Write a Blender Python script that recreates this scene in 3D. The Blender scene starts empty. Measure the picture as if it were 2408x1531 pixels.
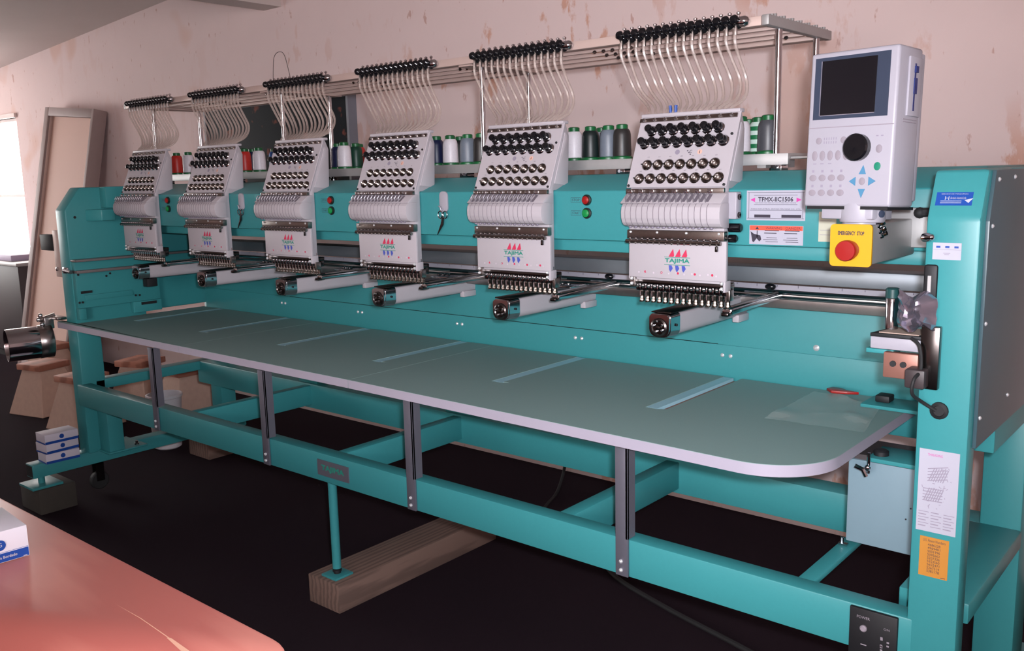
import bpy, bmesh, math, random
from mathutils import Vector, Matrix
random.seed(7)
SC = bpy.context.scene
COL = SC.collection
R = math.radians

# ------------------------------------------------------------------ camera, world, lights, exposure
cam_d = bpy.data.cameras.new('camera')
cam = bpy.data.objects.new('camera', cam_d); COL.objects.link(cam)
CR = ((0.76413928, 0.64461162, -0.02381212), (0.08753827, -0.14020229, -0.98624559), (-0.63908388, 0.75154453, -0.16356227))
CP = Vector((3.22250444, -1.68052909, 1.19433307))
cx, cy, cz = (Vector(r) for r in CR)
cam.matrix_world = Matrix(((cx.x, -cy.x, -cz.x, CP.x), (cx.y, -cy.y, -cz.y, CP.y), (cx.z, -cy.z, -cz.z, CP.z), (0, 0, 0, 1)))
cam_d.sensor_fit = 'HORIZONTAL'; cam_d.sensor_width = 36.0
cam_d.lens = 36.0 * 2136.58 / 2408.0
cam_d.clip_start = 0.02; cam_d.clip_end = 100
SC.camera = cam

FLASH_W, DAY_W, ROOM_W, SIDE_W, SKY = 176.0, 45.0, 122.0, 54.0, 9.0
w = bpy.data.worlds.new('daylight'); SC.world = w; w.use_nodes = True
w.node_tree.nodes['Background'].inputs[0].default_value = (0.86, 0.95, 1.0, 1)
w.node_tree.nodes['Background'].inputs[1].default_value = SKY

ld = bpy.data.lights.new('camera_flash', 'SPOT'); ld.energy = FLASH_W; ld.shadow_soft_size = 0.022
ld.spot_size = R(84); ld.spot_blend = 1.0; ld.color = (0.93, 0.96, 1.04)
flash = bpy.data.objects.new('camera_flash', ld); COL.objects.link(flash)
flash.matrix_world = Matrix.Translation(cx * 0.04 - cy * 0.045 - cz * 0.01) @ cam.matrix_world

ld = bpy.data.lights.new('window_daylight', 'AREA'); ld.shape = 'RECTANGLE'; ld.size = 1.5; ld.size_y = 1.1
ld.energy = DAY_W; ld.color = (1.0, 0.83, 0.72)
day = bpy.data.objects.new('window_daylight', ld); COL.objects.link(day)
day.location = (-4.62, 1.40, 1.18); day.rotation_euler = (R(-90), 0, 0)

ld = bpy.data.lights.new('rear_window_daylight', 'AREA'); ld.shape = 'RECTANGLE'; ld.size = 2.1; ld.size_y = 1.15
ld.energy = ROOM_W; ld.color = (1.0, 0.81, 0.76)
day2 = bpy.data.objects.new('rear_window_daylight', ld); COL.objects.link(day2)
day2.location = (3.6, -4.78, 1.45); day2.rotation_euler = (R(90), 0, 0)

ld = bpy.data.lights.new('side_window_daylight', 'AREA'); ld.shape = 'RECTANGLE'; ld.size = 2.1; ld.size_y = 1.05
ld.energy = SIDE_W; ld.color = (1.0, 0.87, 0.78)
day3 = bpy.data.objects.new('side_window_daylight', ld); COL.objects.link(day3)
day3.location = (-5.70, -.6, 1.25); day3.rotation_euler = (R(90), 0, R(-90))

vs = SC.view_settings
vs.view_transform = 'Standard'; vs.look = 'None'; vs.gamma = 1.0; vs.exposure = 0.0; vs.use_curve_mapping = False

cy_s = SC.cycles
cy_s.max_bounces = 6; cy_s.diffuse_bounces = 3; cy_s.glossy_bounces = 3; cy_s.transmission_bounces = 2; cy_s.transparent_max_bounces = 12
cy_s.caustics_reflective = False; cy_s.caustics_refractive = False

# ------------------------------------------------------------------ materials
def lin(c):
    return tuple((v / 255 / 12.92) if v / 255 <= 0.04045 else ((v / 255 + 0.055) / 1.055) ** 2.4 for v in c)

MATS = {}
def mat(name, rgb, rough=0.5, metal=0.0, var=0.06, scale=30.0, bump=0.0, spec=0.5, alpha=1.0, emit=None, coat=0.0):
    m = bpy.data.materials.new(name); m.use_nodes = True
    nt = m.node_tree; b = nt.nodes['Principled BSDF']
    c = lin(rgb)
    b.inputs['Roughness'].default_value = rough; b.inputs['Metallic'].default_value = metal
    b.inputs['Specular IOR Level'].default_value = spec
    b.inputs['Coat Weight'].default_value = coat
    tc = nt.nodes.new('ShaderNodeTexCoord'); nz = nt.nodes.new('ShaderNodeTexNoise')
    nz.inputs['Scale'].default_value = scale; nz.inputs['Detail'].default_value = 4
    nt.links.new(tc.outputs['Object'], nz.inputs['Vector'])
    mx = nt.nodes.new('ShaderNodeMix'); mx.data_type = 'RGBA'
    mx.inputs[6].default_value = (*[v * (1 - var) for v in c], 1); mx.inputs[7].default_value = (*[min(1, v * (1 + var)) for v in c], 1)
    nt.links.new(nz.outputs['Fac'], mx.inputs[0]); nt.links.new(mx.outputs[2], b.inputs['Base Color'])
    if bump:
        bp = nt.nodes.new('ShaderNodeBump'); bp.inputs['Strength'].default_value = bump; bp.inputs['Distance'].default_value = 0.002
        nt.links.new(nz.outputs['Fac'], bp.inputs['Height']); nt.links.new(bp.outputs['Normal'], b.inputs['Normal'])
    if alpha < 1: b.inputs['Alpha'].default_value = alpha
    if emit: b.inputs['Emission Color'].default_value = (*lin(emit[0]), 1); b.inputs['Emission Strength'].default_value = emit[1]
    MATS[name] = m
    return m

def ramp(nt, fac, stops):
    r = nt.nodes.new('ShaderNodeValToRGB')
    while len(r.color_ramp.elements) < len(stops): r.color_ramp.elements.new(0.5)
    for e, (p, c) in zip(r.color_ramp.elements, stops): e.position = p; e.color = (*c, 1)
    nt.links.new(fac, r.inputs[0]); return r

def noise(nt, vec, scale, detail=5, rough=0.6):
    n = nt.nodes.new('ShaderNodeTexNoise'); n.inputs['Scale'].default_value = scale
    n.inputs['Detail'].default_value = detail; n.inputs['Roughness'].default_value = rough
    nt.links.new(vec, n.inputs['Vector']); return n

def mixc(nt, fac, a, b, mode='MIX'):
    m = nt.nodes.new('ShaderNodeMix'); m.data_type = 'RGBA'; m.blend_type = mode
    for s, v in ((0, fac), (6, a), (7, b)):
        if hasattr(v, 'is_linked'): nt.links.new(v, m.inputs[s])
        else: m.inputs[s].default_value = v if s == 0 else (*v, 1)
    return m.outputs[2]

def plaster():
    m = mat('flaking_pink_plaster', (226, 204, 202), 0.85, var=0.03, scale=6, spec=0.2)
    nt = m.node_tree; b = nt.nodes['Principled BSDF']; tc = nt.nodes['Texture Coordinate'].outputs['Object']
    base = nt.nodes['Mix'].outputs[2]
    mp = nt.nodes.new('ShaderNodeMapping'); mp.inputs['Scale'].default_value = (1.0, 1.0, 0.42); nt.links.new(tc, mp.inputs[0])
    big = noise(nt, tc, 0.9, 3); bigr = ramp(nt, big.outputs['Fac'], ((0.40, (0, 0, 0)), (0.52, (1, 1, 1))))
    spots = noise(nt, mp.outputs[0], 9, 6, 0.62); sr = ramp(nt, spots.outputs['Fac'], ((0.57, (0, 0, 0)), (0.615, (1, 1, 1))))
    sx = nt.nodes.new('ShaderNodeSeparateXYZ'); nt.links.new(tc, sx.inputs[0])
    mr = nt.nodes.new('ShaderNodeMapRange'); mr.inputs['From Min'].default_value = -0.9; mr.inputs['From Max'].default_value = 0.7; mr.inputs['To Min'].default_value = 0.12; nt.links.new(sx.outputs['X'], mr.inputs['Value'])
    fac = mixc(nt, 1.0, sr.outputs[0], bigr.outputs[0], 'MULTIPLY'); fac = mixc(nt, 1.0, fac, mr.outputs[0], 'MULTIPLY')
    c1 = mixc(nt, fac, base, lin((208, 162, 144)))
    s2 = noise(nt, mp.outputs[0], 26, 4); s2r = ramp(nt, s2.outputs['Fac'], ((0.66, (0, 0, 0)), (0.70, (1, 1, 1))))
    c2 = mixc(nt, s2r.outputs[0], c1, lin((200, 164, 156)))
    pt = noise(nt, tc, 1.7, 2); pr = ramp(nt, pt.outputs['Fac'], ((0.60, (0, 0, 0)), (0.66, (0.55, 0.55, 0.55))))
    c3 = mixc(nt, pr.outputs[0], c2, lin((216, 176, 160)))
    nt.links.new(c3, b.inputs['Base Color'])
    bp = nt.nodes.new('ShaderNodeBump'); bp.inputs['Strength'].default_value = 0.25; bp.inputs['Distance'].default_value = 0.004
    nt.links.new(spots.outputs['Fac'], bp.inputs['Height']); nt.links.new(bp.outputs['Normal'], b.inputs['Normal'])
    return m

def wood(name, c0, c1, scale, stretch, rough=0.45, ring=6.0):
    m = mat(name, c0, rough, var=0.05, scale=60); nt = m.node_tree; b = nt.nodes['Principled BSDF']
    tc = nt.nodes['Texture Coordinate'].outputs['Object']
    mp = nt.nodes.new('ShaderNodeMapping'); mp.inputs['Scale'].default_value = stretch; nt.links.new(tc, mp.inputs[0])
    n = noise(nt, mp.outputs[0], scale, 6, 0.65)
    wv = nt.nodes.new('ShaderNodeTexWave'); wv.inputs['Scale'].default_value = ring; wv.inputs['Distortion'].default_value = 6
    wv.inputs['Detail'].default_value = 3; wv.inputs['Detail Scale'].default_value = 1.2; nt.links.new(mp.outputs[0], wv.inputs['Vector'])
    f = mixc(nt, 0.5, n.outputs['Color'], wv.outputs['Color'])
    r = ramp(nt, f, ((0.33, lin(c0)), (0.62, lin(c1))))
    nt.links.new(r.outputs[0], b.inputs['Base Color']); return m

TEAL = mat('teal_enamel', (58, 138, 142), 0.38, var=0.03, scale=120, spec=0.35, bump=0.02)
WHITE = mat('lilac_white_enamel', (180, 173, 179), 0.42, var=0.015, scale=60, spec=0.35)
WHITE2 = mat('bright_white_plastic', (162, 158, 168), 0.35, var=0.01, spec=0.4)
CHROME = mat('chrome', (200, 200, 205), 0.10, 1.0, var=0.02)
SATIN = mat('satin_steel', (172, 166, 164), 0.28, 1.0, var=0.08, scale=80)
GUN = mat('bright_gunmetal', (150, 140, 136), 0.3, 1.0, var=0.15, scale=200)
DARKCH = mat('dark_steel', (96, 92, 92), 0.22, 1.0, var=0.1)
ALU = mat('brushed_aluminium', (176, 174, 174), 0.5, 0.6, var=0.04, scale=90)
ALUP = mat('pale_painted_rail', (196, 172, 164), 0.5, 0.25, var=0.04, scale=40)
BRACK = mat('grey_bracket_steel', (118, 116, 128), 0.45, 0.5, var=0.06)
BLACK = mat('glossy_black_plastic', (16, 16, 20), 0.16, var=0.2, spec=0.6)
MBLACK = mat('matt_black', (20, 20, 24), 0.6, var=0.2)
RUBBER = mat('black_rubber', (26, 26, 28), 0.7, var=0.2)
GREYSIDE = mat('olive_grey_side_sheet', (60, 82, 90), 0.32, var=0.04, scale=14, spec=0.5)
TABLE = mat('grey_green_laminate', (132, 157, 154), 0.55, var=0.03, scale=300, spec=0.25)
TEDGE = mat('pale_table_edging', (164, 157, 172), 0.5, var=0.02)
SLOTM = mat('blue_grey_slot_filler', (160, 200, 214), 0.5, var=0.03)
GAPM = mat('brown_gap_strip', (134, 96, 84), 0.7, var=0.2)
RED = mat('red_plastic', (146, 22, 20), 0.35, var=0.04)
CONEG = mat('dark_green_spool', (14, 92, 48), 0.4, var=0.05)
SCREWM = mat('bright_screw_steel', (225, 225, 228), 0.3, 0.5, var=0.02)
FOOTM = mat('bronze_grey_steel', (136, 128, 122), 0.24, 1.0, var=0.1)
GREEN = mat('green_plastic', (18, 132, 66), 0.35, var=0.05)
YELLOW = mat('yellow_plate', (205, 150, 10), 0.45, var=0.02)
INK = mat('dark_ink', (52, 46, 60), 0.7, var=0.05)
INKG = mat('grey_ink', (142, 134, 150), 0.7, var=0.05)
INKRED = mat('logo_red_ink', (200, 48, 84), 0.6, var=0.02)
INKGRN = mat('logo_green_ink', (30, 134, 116), 0.6, var=0.02)
INKBLU = mat('logo_blue_ink', (70, 84, 172), 0.6, var=0.02)
MAG = mat('magenta_ink', (196, 60, 150), 0.6, var=0.02)
PAPER = mat('sticker_white', (172, 170, 184), 0.6, var=0.01)
CREAM = mat('cream_paper', (188, 186, 168), 0.7, var=0.02)
ORANGE = mat('orange_sticker', (186, 124, 44), 0.6, var=0.03)
REDP = mat('warning_red_print', (220, 84, 62), 0.6, var=0.03)
BLUEP = mat('blue_print', (12, 66, 150), 0.5, var=0.03)
SCREEN = mat('dark_lcd_glass', (24, 22, 26), 0.12, var=0.1, spec=0.5)
BEZEL = mat('slate_bezel', (50, 58, 76), 0.4, var=0.04)
KEYG = mat('grey_key_membrane', (140, 131, 140), 0.6, var=0.03)
KEYB = mat('blue_key_membrane', (70, 124, 158), 0.6, var=0.03)
CONC = mat('rough_pale_concrete', (196, 164, 148), 0.9, var=0.12, scale=40, bump=0.3)
TUBG = mat('white_bucket_plastic', (206, 200, 204), 0.3, var=0.03)
CABG = mat('dark_grey_cabinet', (74, 66, 68), 0.5, var=0.05)
LEANG = mat('taupe_grey_frame', (150, 130, 128), 0.6, var=0.05)
LEANP = mat('pinkish_panel_face', (210, 172, 158), 0.7, var=0.03, scale=4)
FOIL = mat('crumpled_silver_foil', (178, 172, 190), 0.24, 0.9, var=0.1)
BROWNM = mat('copper_brown_plate', (150, 104, 92), 0.45, 0.4, var=0.1)
THREADM = mat('pale_thread', (122, 112, 120), 0.7)
WIREM = mat('dark_wire', (70, 56, 54), 0.5)
CEILM = mat('ceiling_paint', (206, 194, 190), 0.9, var=0.03, scale=5, spec=0.15)
WALLP = plaster()
DESK = wood('cherry_laminate_desk', (204, 114, 104), (224, 140, 126), 3.0, (0.35, 4.5, 3), 0.38, 1.3)
TIMBER = wood('weathered_timber', (94, 74, 66), (116, 92, 82), 9, (6, 0.7, 6), 0.85, 3)
STOOLW = wood('reddish_wood_top', (150, 96, 78), (184, 124, 104), 8, (1, 4, 4), 0.6, 3)
GLASS = mat('window_glass', (235, 245, 245), 0.05, alpha=0.12)
WINW = mat('window_white_trim', (224, 206, 202), 0.6)
CLEARB = mat('clear_plastic_bag', (204, 216, 212), 0.2, var=0.15, alpha=0.42, spec=0.8)
BAND = mat('pale_green_lamp_ring', (20, 30, 28), 0.4)

def carpet():
    m = mat('dark_maroon_carpet', (40, 30, 36), 0.98, var=0.25, scale=700, spec=0.05, bump=0.6)
    return m
CARPET = carpet()

def tubing():
    m = mat('clear_thread_tubing', (184, 166, 158), 0.25, var=0.02, alpha=0.46, spec=0.6)
    return m
TUBE = tubing()

def boardpaint():
    m = mat('dark_picture_print', (14, 22, 26), 0.8, var=0.3, scale=8); nt = m.node_tree; b = nt.nodes['Principled BSDF']
    tc = nt.nodes['Texture Coordinate'].outputs['Object']
    n = noise(nt, tc, 9, 3); r = ramp(nt, n.outputs['Fac'], ((0.6, lin((12, 20, 26))), (0.66, lin((120, 62, 50))), (0.74, lin((60, 60, 40)))))
    nt.links.new(r.outputs[0], b.inputs['Base Color']); return m
BOARDM = boardpaint()
THREADC = {k: mat(k + '_thread_wrap', c, 0.42, var=0.10, scale=260, spec=0.5) for k, c in dict(white=(228, 220, 226), black=(18, 30, 30), grey=(150, 154, 160), slate=(104, 112, 124), dark=(40, 38, 38), navy=(16, 26, 62), green=(14, 62, 46), red=(196, 44, 36), blue=(60, 110, 190), charcoal=(72, 72, 78)).items()}
def striped():
    m = mat('striped_thread_wrap', (20, 120, 70), 0.5); nt = m.node_tree; b = nt.nodes['Principled BSDF']
    wv = nt.nodes.new('ShaderNodeTexWave'); wv.bands_direction = 'Z'; wv.inputs['Scale'].default_value = 16
    nt.links.new(nt.nodes['Texture Coordinate'].outputs['Object'], wv.inputs['Vector'])
    r = ramp(nt, wv.outputs['Fac'], ((0.45, lin((18, 110, 66))), (0.55, lin((200, 220, 210))))); nt.links.new(r.outputs[0], b.inputs['Base Color'])
    return m
THREADC['striped'] = striped()

# ------------------------------------------------------------------ geometry helpers
def BM(): return bmesh.new()

def box(bm, x0, x1, y0, y1, z0, z1, bev=0.0, seg=2, M=None):
    r = bmesh.ops.create_cube(bm, size=1.0)
    vv = r['verts']
    for v in vv: v.co = Vector((x0 + (v.co.x + .5) * (x1 - x0), y0 + (v.co.y + .5) * (y1 - y0), z0 + (v.co.z + .5) * (z1 - z0)))
    if bev:
        ed = list({e for v in vv for e in v.link_edges})
        rb = bmesh.ops.bevel(bm, geom=ed, offset=bev, segments=seg, affect='EDGES', profile=0.5)
        vv = list({v for f in rb['faces'] for v in f.verts} | {v for v in vv if v.is_valid})
    if M is not None:
        for v in vv: v.co = M @ v.co
    return bm

def basis(d):
    d = d.normalized(); a = Vector((0, 0, 1)) if abs(d.z) < 0.9 else Vector((1, 0, 0))
    u = d.cross(a).normalized(); return u, d.cross(u).normalized(), d

def ring(bm, c, u, v, r, n): return [bm.verts.new(c + u * (r * math.cos(2 * math.pi * k / n)) + v * (r * math.sin(2 * math.pi * k / n))) for k in range(n)]

def bridge(bm, a, b):
    n = len(a)
    for k in range(n): bm.faces.new((a[k], a[(k + 1) % n], b[(k + 1) % n], b[k]))

def lathe(bm, prof, o, d, n=14):
    """prof: (radius, height) pairs along axis d from o"""
    o = Vector(o); u, v, d = basis(Vector(d)); prev = None; first = None
    for r, h in prof:
        cur = ring(bm, o + d * h, u, v, max(r, 1e-5), n)
        if prev: bridge(bm, prev, cur)
        else: first = cur
        prev = cur
    bm.faces.new(list(reversed(first))); bm.faces.new(prev)
    return bm

def cyl(bm, p0, p1, r, n=12, r1=None):
    p0 = Vector(p0); p1 = Vector(p1); L = (p1 - p0).length
    return lathe(bm, ((r, 0), (r if r1 is None else r1, L)), p0, p1 - p0, n)

def tube(bm, pts, r, n=6):
    pts = [Vector(p) for p in pts]; prev = None; u = None
    for i, p in enumerate(pts):
        d = (pts[min(i + 1, len(pts) - 1)] - pts[max(i - 1, 0)]).normalized()
        if u is None: u, v, _ = basis(d)
        else:
            u = (u - d * u.dot(d)).normalized()
        v = d.cross(u)
        cur = ring(bm, p, u, v, r, n)
        if prev: bridge(bm, prev, cur)
        else: bm.faces.new(list(reversed(cur)))
        prev = cur
    bm.faces.new(prev); return bm

def smooth_path(pts, k=6):
    pts = [Vector(p) for p in pts]; out = []
    for i in range(len(pts) - 1):
        p0 = pts[max(i - 1, 0)]; p1 = pts[i]; p2 = pts[i + 1]; p3 = pts[min(i + 2, len(pts) - 1)]
        for j in range(k):
            t = j / k
            out.append(0.5 * ((2 * p1) + (p2 - p0) * t + (2 * p0 - 5 * p1 + 4 * p2 - p3) * t * t + (3 * p1 - p0 - 3 * p2 + p3) * t ** 3))
    out.append(pts[-1]); return out

def prism(bm, prof, a0, a1, axis='x', bev=0.0):
    """prof: polygon of 2-D points; axis x -> (y,z), y -> (x,z), z -> (x,y)"""
    def P(p, a): return {'x': (a, p[0], p[1]), 'y': (p[0], a, p[1]), 'z': (p[0], p[1], a)}[axis]
    A = [bm.verts.new(P(p, a0)) for p in prof]; B = [bm.verts.new(P(p, a1)) for p in prof]
    fs = [bm.faces.new(A), bm.faces.new(list(reversed(B)))]
    n = len(prof)
    for k in range(n): fs.append(bm.faces.new((A[k], B[k], B[(k + 1) % n], A[(k + 1) % n])))
    bmesh.ops.recalc_face_normals(bm, faces=fs)
    if bev:
        ed = list({e for f in fs for e in f.edges})
        bmesh.ops.bevel(bm, geom=ed, offset=bev, segments=2, affect='EDGES', profile=0.5)
    return bm

def sphere(bm, c, r, n=8, sx=1, sy=1, sz=1):
    res = bmesh.ops.create_uvsphere(bm, u_segments=n, v_segments=max(4, n // 2 + 1), radius=r)
    for v in res['verts']: v.co = Vector((v.co.x * sx + c[0], v.co.y * sy + c[1], v.co.z * sz + c[2]))
    return bm

def mesh(name, bm, m, sharp=35):
    bmesh.ops.recalc_face_normals(bm, faces=bm.faces[:])
    me = bpy.data.meshes.new(name); bm.to_mesh(me); bm.free()
    me.polygons.foreach_set('use_smooth', [True] * len(me.polygons))
    me.set_sharp_from_angle(angle=R(sharp))
    if m: me.materials.append(m)
    return me

def wloc(o):
    v = Vector((0, 0, 0))
    while o is not None: v += o.location; o = o.parent
    return v

def link(name, me, parent=None, loc=None):
    o = bpy.data.objects.new(name, me); COL.objects.link(o)
    if parent is not None: o.parent = parent
    if loc is not None: o.location = loc
    return o

def part(name, bm, m, parent, label=None, origin=None):
    """bm is in world coordinates (for the prototype); origin: world point for the part's origin"""
    og = Vector(origin) if origin is not None else wloc(parent)
    bmesh.ops.translate(bm, verts=bm.verts[:], vec=-og)
    o = link(name, mesh(name, bm, m), parent, og - wloc(parent))
    if label: o['label'] = label
    return o

def tag(o, label, cat, group=None, kind=None):
    o['label'] = label; o['category'] = cat
    if group: o['group'] = group
    if kind: o['kind'] = kind
    return o

def thing(name, loc, label, cat, group=None):
    o = bpy.data.objects.new(name, None); COL.objects.link(o); o.location = loc; o.empty_display_size = 0.05
    return tag(o, label, cat, group)

def single(name, bm, m, loc, label, cat, group=None):
    bmesh.ops.translate(bm, verts=bm.verts[:], vec=-Vector(loc))
    return tag(link(name, mesh(name, bm, m), None, loc), label, cat, group)

def struct(name, bm, m, parent=None):
    o = link(name, mesh(name, bm, m), parent)
    if parent is None: o['kind'] = 'structure'
    return o

def copy_tree(o, parent=None):
    c = o.copy(); COL.objects.link(c); c.parent = parent
    for ch in list(o.children): copy_tree(ch, c)
    return c

_txt = {}
def text_mesh(body):
    if body in _txt: return _txt[body]
    cu = bpy.data.curves.new('lettering', 'FONT'); cu.body = body; cu.resolution_u = 2; cu.offset = 0.0
    ob = bpy.data.objects.new('lettering', cu); COL.objects.link(ob)
    dg = bpy.context.evaluated_depsgraph_get()
    me = bpy.data.meshes.new_from_object(ob.evaluated_get(dg))
    bpy.data.objects.remove(ob); bpy.data.curves.remove(cu)
    xs = [v.co.x for v in me.vertices]; ys = [v.co.y for v in me.vertices]
    _txt[body] = ([tuple(v.co) for v in me.vertices], [tuple(p.vertices) for p in me.polygons], min(xs), max(xs), min(ys), max(ys))
    bpy.data.meshes.remove(me); return _txt[body]

def text_into(bm, body, c, ux, uz, wd, ht, shear=0.0, bold=0.0):
    """lettering centred at c, in the plane of ux, uz, wd wide and ht high"""
    vs_, fs_, x0, x1, y0, y1 = text_mesh(body); c = Vector(c); ux = Vector(ux); uz = Vector(uz); out = []
    for v in vs_:
        a = (v[0] - x0) / (x1 - x0) - .5; b = (v[1] - y0) / (y1 - y0) - .5
        out.append(bm.verts.new(c + ux * (a * wd + shear * b * ht) + uz * (b * ht)))
    for f in fs_:
        try: bm.faces.new([out[i] for i in f])
        except ValueError: pass
    if bold:
        nrm = ux.cross(uz).normalized() * 2e-5
        for k, (a, b_) in enumerate(((bold, 0), (-bold, 0), (0, bold), (0, -bold))): text_into(bm, body, c + ux * a + uz * b_ + nrm * (k + 1), ux, uz, wd, ht, shear)
    return bm

def plate(bm, c, ux, uz, wd, ht, off=0.0):
    c = Vector(c); ux = Vector(ux).normalized(); uz = Vector(uz).normalized(); n = ux.cross(uz)
    vv = [bm.verts.new(c + ux * (sx * wd / 2) + uz * (sz * ht / 2) + n * off) for sx, sz in ((-1, -1), (1, -1), (1, 1), (-1, 1))]
    bm.faces.new(vv); return bm

def slab(bm, c, ux, uz, wd, ht, th):
    """thin slab; c is the centre of its back face, th its thickness along ux x uz (towards the viewer)"""
    c = Vector(c); ux = Vector(ux).normalized(); uz = Vector(uz).normalized(); n = ux.cross(uz)
    A = [bm.verts.new(c + ux * (sx * wd / 2) + uz * (sz * ht / 2)) for sx, sz in ((-1, -1), (1, -1), (1, 1), (-1, 1))]
    B = [bm.verts.new(v.co + n * th) for v in A]
    bm.faces.new(list(reversed(A))); bm.faces.new(B); bridge(bm, A, B); return bm

def poly(bm, pts):
    bm.faces.new([bm.verts.new(Vector(p)) for p in pts]); return bm

XD, ZD, YD = Vector((1, 0, 0)), Vector((0, 0, 1)), Vector((0, 1, 0))

# ------------------------------------------------------------------ the room
WY = 1.16
b = BM(); box(b, -5.6, 5.2, -4.6, WY + .1, -0.1, 0.0); struct('floor', b, CARPET)
b = BM()
wx0, wx1, wz0, wz1 = -5.25, -3.86, 0.66, 1.69
box(b, -5.6, wx0, WY, WY + .12, 0, 2.6); box(b, wx1, 5.2, WY, WY + .12, 0, 2.6)
box(b, wx0, wx1, WY, WY + .12, 0, wz0); box(b, wx0, wx1, WY, WY + .12, wz1, 2.6)
struct('wall_back', b, WALLP)
b = BM()
uy0, uy1, uz0, uz1 = -1.7, .5, .70, 1.80
box(b, -5.6, -5.5, -4.6, uy0, 0, 2.6); box(b, -5.6, -5.5, uy1, WY, 0, 2.6); box(b, -5.6, -5.5, uy0, uy1, 0, uz0); box(b, -5.6, -5.5, uy0, uy1, uz1, 2.6)
struct('wall_left', b, WALLP)
win3 = bpy.data.objects.new('window_3', None); COL.objects.link(win3); win3['kind'] = 'structure'; win3.location = (-5.55, -.1, uz0)
b = BM(); box(b, 5.2, 5.3, -4.6, WY, 0, 2.6); struct('wall_right', b, WALLP)
b = BM()
vx0, vx1, vz0, vz1 = 2.5, 4.7, .85, 2.05
box(b, -5.6, vx0, -4.7, -4.6, 0, 2.6); box(b, vx1, 5.2, -4.7, -4.6, 0, 2.6); box(b, vx0, vx1, -4.7, -4.6, 0, vz0); box(b, vx0, vx1, -4.7, -4.6, vz1, 2.6)
struct('wall_front', b, WALLP)
win2 = bpy.data.objects.new('window_2', None); COL.objects.link(win2); win2['kind'] = 'structure'; win2.location = (3.6, -4.65, vz0)
b = BM()
prism(b, ((-5.6, 1.95), (-0.72, 2.27), (5.2, 2.27), (5.2, 2.6), (-5.6, 2.6)), -4.6, WY, 'y'); struct('ceiling', b, CEILM)
b = BM(); box(b, -0.775, -0.63, -4.6, WY, 2.035, 2.30); struct('ceiling_beam', b, CEILM)
win = bpy.data.objects.new('window_1', None); COL.objects.link(win); win['kind'] = 'structure'; win.location = (-4.65, WY, wz0)
b = BM()
for (x0, x1, z0, z1) in ((wx0, wx0 + .04, wz0, wz1), (wx1 - .025, wx1, wz0, wz1), (wx0, wx1, wz0, wz0 + .03), (wx0, wx1, wz1 - .02, wz1), (wx0, wx1, 1.115, 1.137)):
    box(b, x0, x1, WY + .03, WY + .08, z0, z1)
part('window_frame', b, WINW, win)
for z0, z1 in ((wz0 + .03, 1.115), (1.137, wz1 - .02)):
    b = BM(); box(b, wx0 + .04, wx1 - .025, WY + .05, WY + .056, z0, z1); part('pane', b, GLASS, win)
b = BM()
for (x0, x1, z0, z1) in ((vx0, vx0 + .04, vz0, vz1), (vx1 - .04, vx1, vz0, vz1), (vx0, vx1, vz0, vz0 + .04), (vx0, vx1, vz1 - .04, vz1), (3.58, 3.62, vz0, vz1)): box(b, x0, x1, -4.68, -4.64, z0, z1)
part('window_frame', b, WINW, win2)
b = BM()
for (y0, y1, z0, z1) in ((uy0, uy0 + .04, uz0, uz1), (uy1 - .04, uy1, uz0, uz1), (uy0, uy1, uz0, uz0 + .04), (uy0, uy1, uz1 - .04, uz1), (uy0, uy1, 1.22, 1.25)): box(b, -5.58, -5.54, y0, y1, z0, z1)
part('window_frame', b, WINW, win3)
for z0, z1 in ((uz0 + .04, 1.22), (1.25, uz1 - .04)): b = BM(); box(b, -5.562, -5.556, uy0 + .04, uy1 - .04, z0, z1); part('pane', b, GLASS, win3)
for x0, x1 in ((vx0 + .04, 3.58), (3.62, vx1 - .04)): b = BM(); box(b, x0, x1, -4.664, -4.658, vz0 + .04, vz1 - .04); part('pane', b, GLASS, win2)
b = BM(); box(b, wx0 - .05, wx1 + .02, WY - .02, WY + .03, wz1, wz1 + .03); part('window_trim', b, WINW, win)
b = BM(); box(b, wx0 - .05, wx1 + .03, WY - .05, WY + .03, wz0 - .03, wz0); part('window_sill', b, WINW, win)

# ------------------------------------------------------------------ machine frame
TZ = 0.686          # worktable height
fr = thing('machine_frame', (1.3, 0.1, 0.0), 'long teal enamelled steel frame carrying the row of six sewing heads', 'frame')
LX0, LX1, RX0, RX1 = -0.268, -0.188, 2.80, 2.878
# left end frame
b = BM(); prism(b, ((-.18, .66), (-.18, 1.104), (-.118, 1.186), (.46, 1.188), (.46, .70), (.10, .70), (.10, .66)), LX0, LX1, 'x', .006)
endL = part('end_frame', b, TEAL, fr)
b = BM(); box(b, LX0, LX1, -.18, -.09, .18, .67, .005); part('leg', b, TEAL, fr)
b = BM(); box(b, LX0 + .055, LX1 + .075, -.135, -.075, .185, .40, .004); part('leg', b, TEAL, fr)
b = BM(); box(b, LX0, LX1, .40, .47, .18, .71, .005); part('leg', b, TEAL, fr)
b = BM(); box(b, LX0 + .02, LX1, -.13, .45, .420, .458, .004); part('side_rail', b, TEAL, fr)
b = BM(); box(b, -.262, -.20, -.385, .52, .133, .185, .004); part('base_tube', b, TEAL, fr)
b = BM(); box(b, -.257, -.205, -.3855, -.384, .138, .180); part('tube_mouth', b, MBLACK, fr, 'dark open end of the base tube')
b = BM(); box(b, -.275, -.10, -.145, .01, .184, .190, .001); part('foot_flange', b, TEAL, fr)
for px_, py_ in ((-.15, -.12), (-.13, -.02), (-.215, -.05)):
    b = BM(); lathe(b, ((.009, 0), (.009, .006), (.005, .007), (.005, .014)), (px_, py_, .190), ZD, 8); part('bolt', b, DARKCH, fr)
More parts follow.
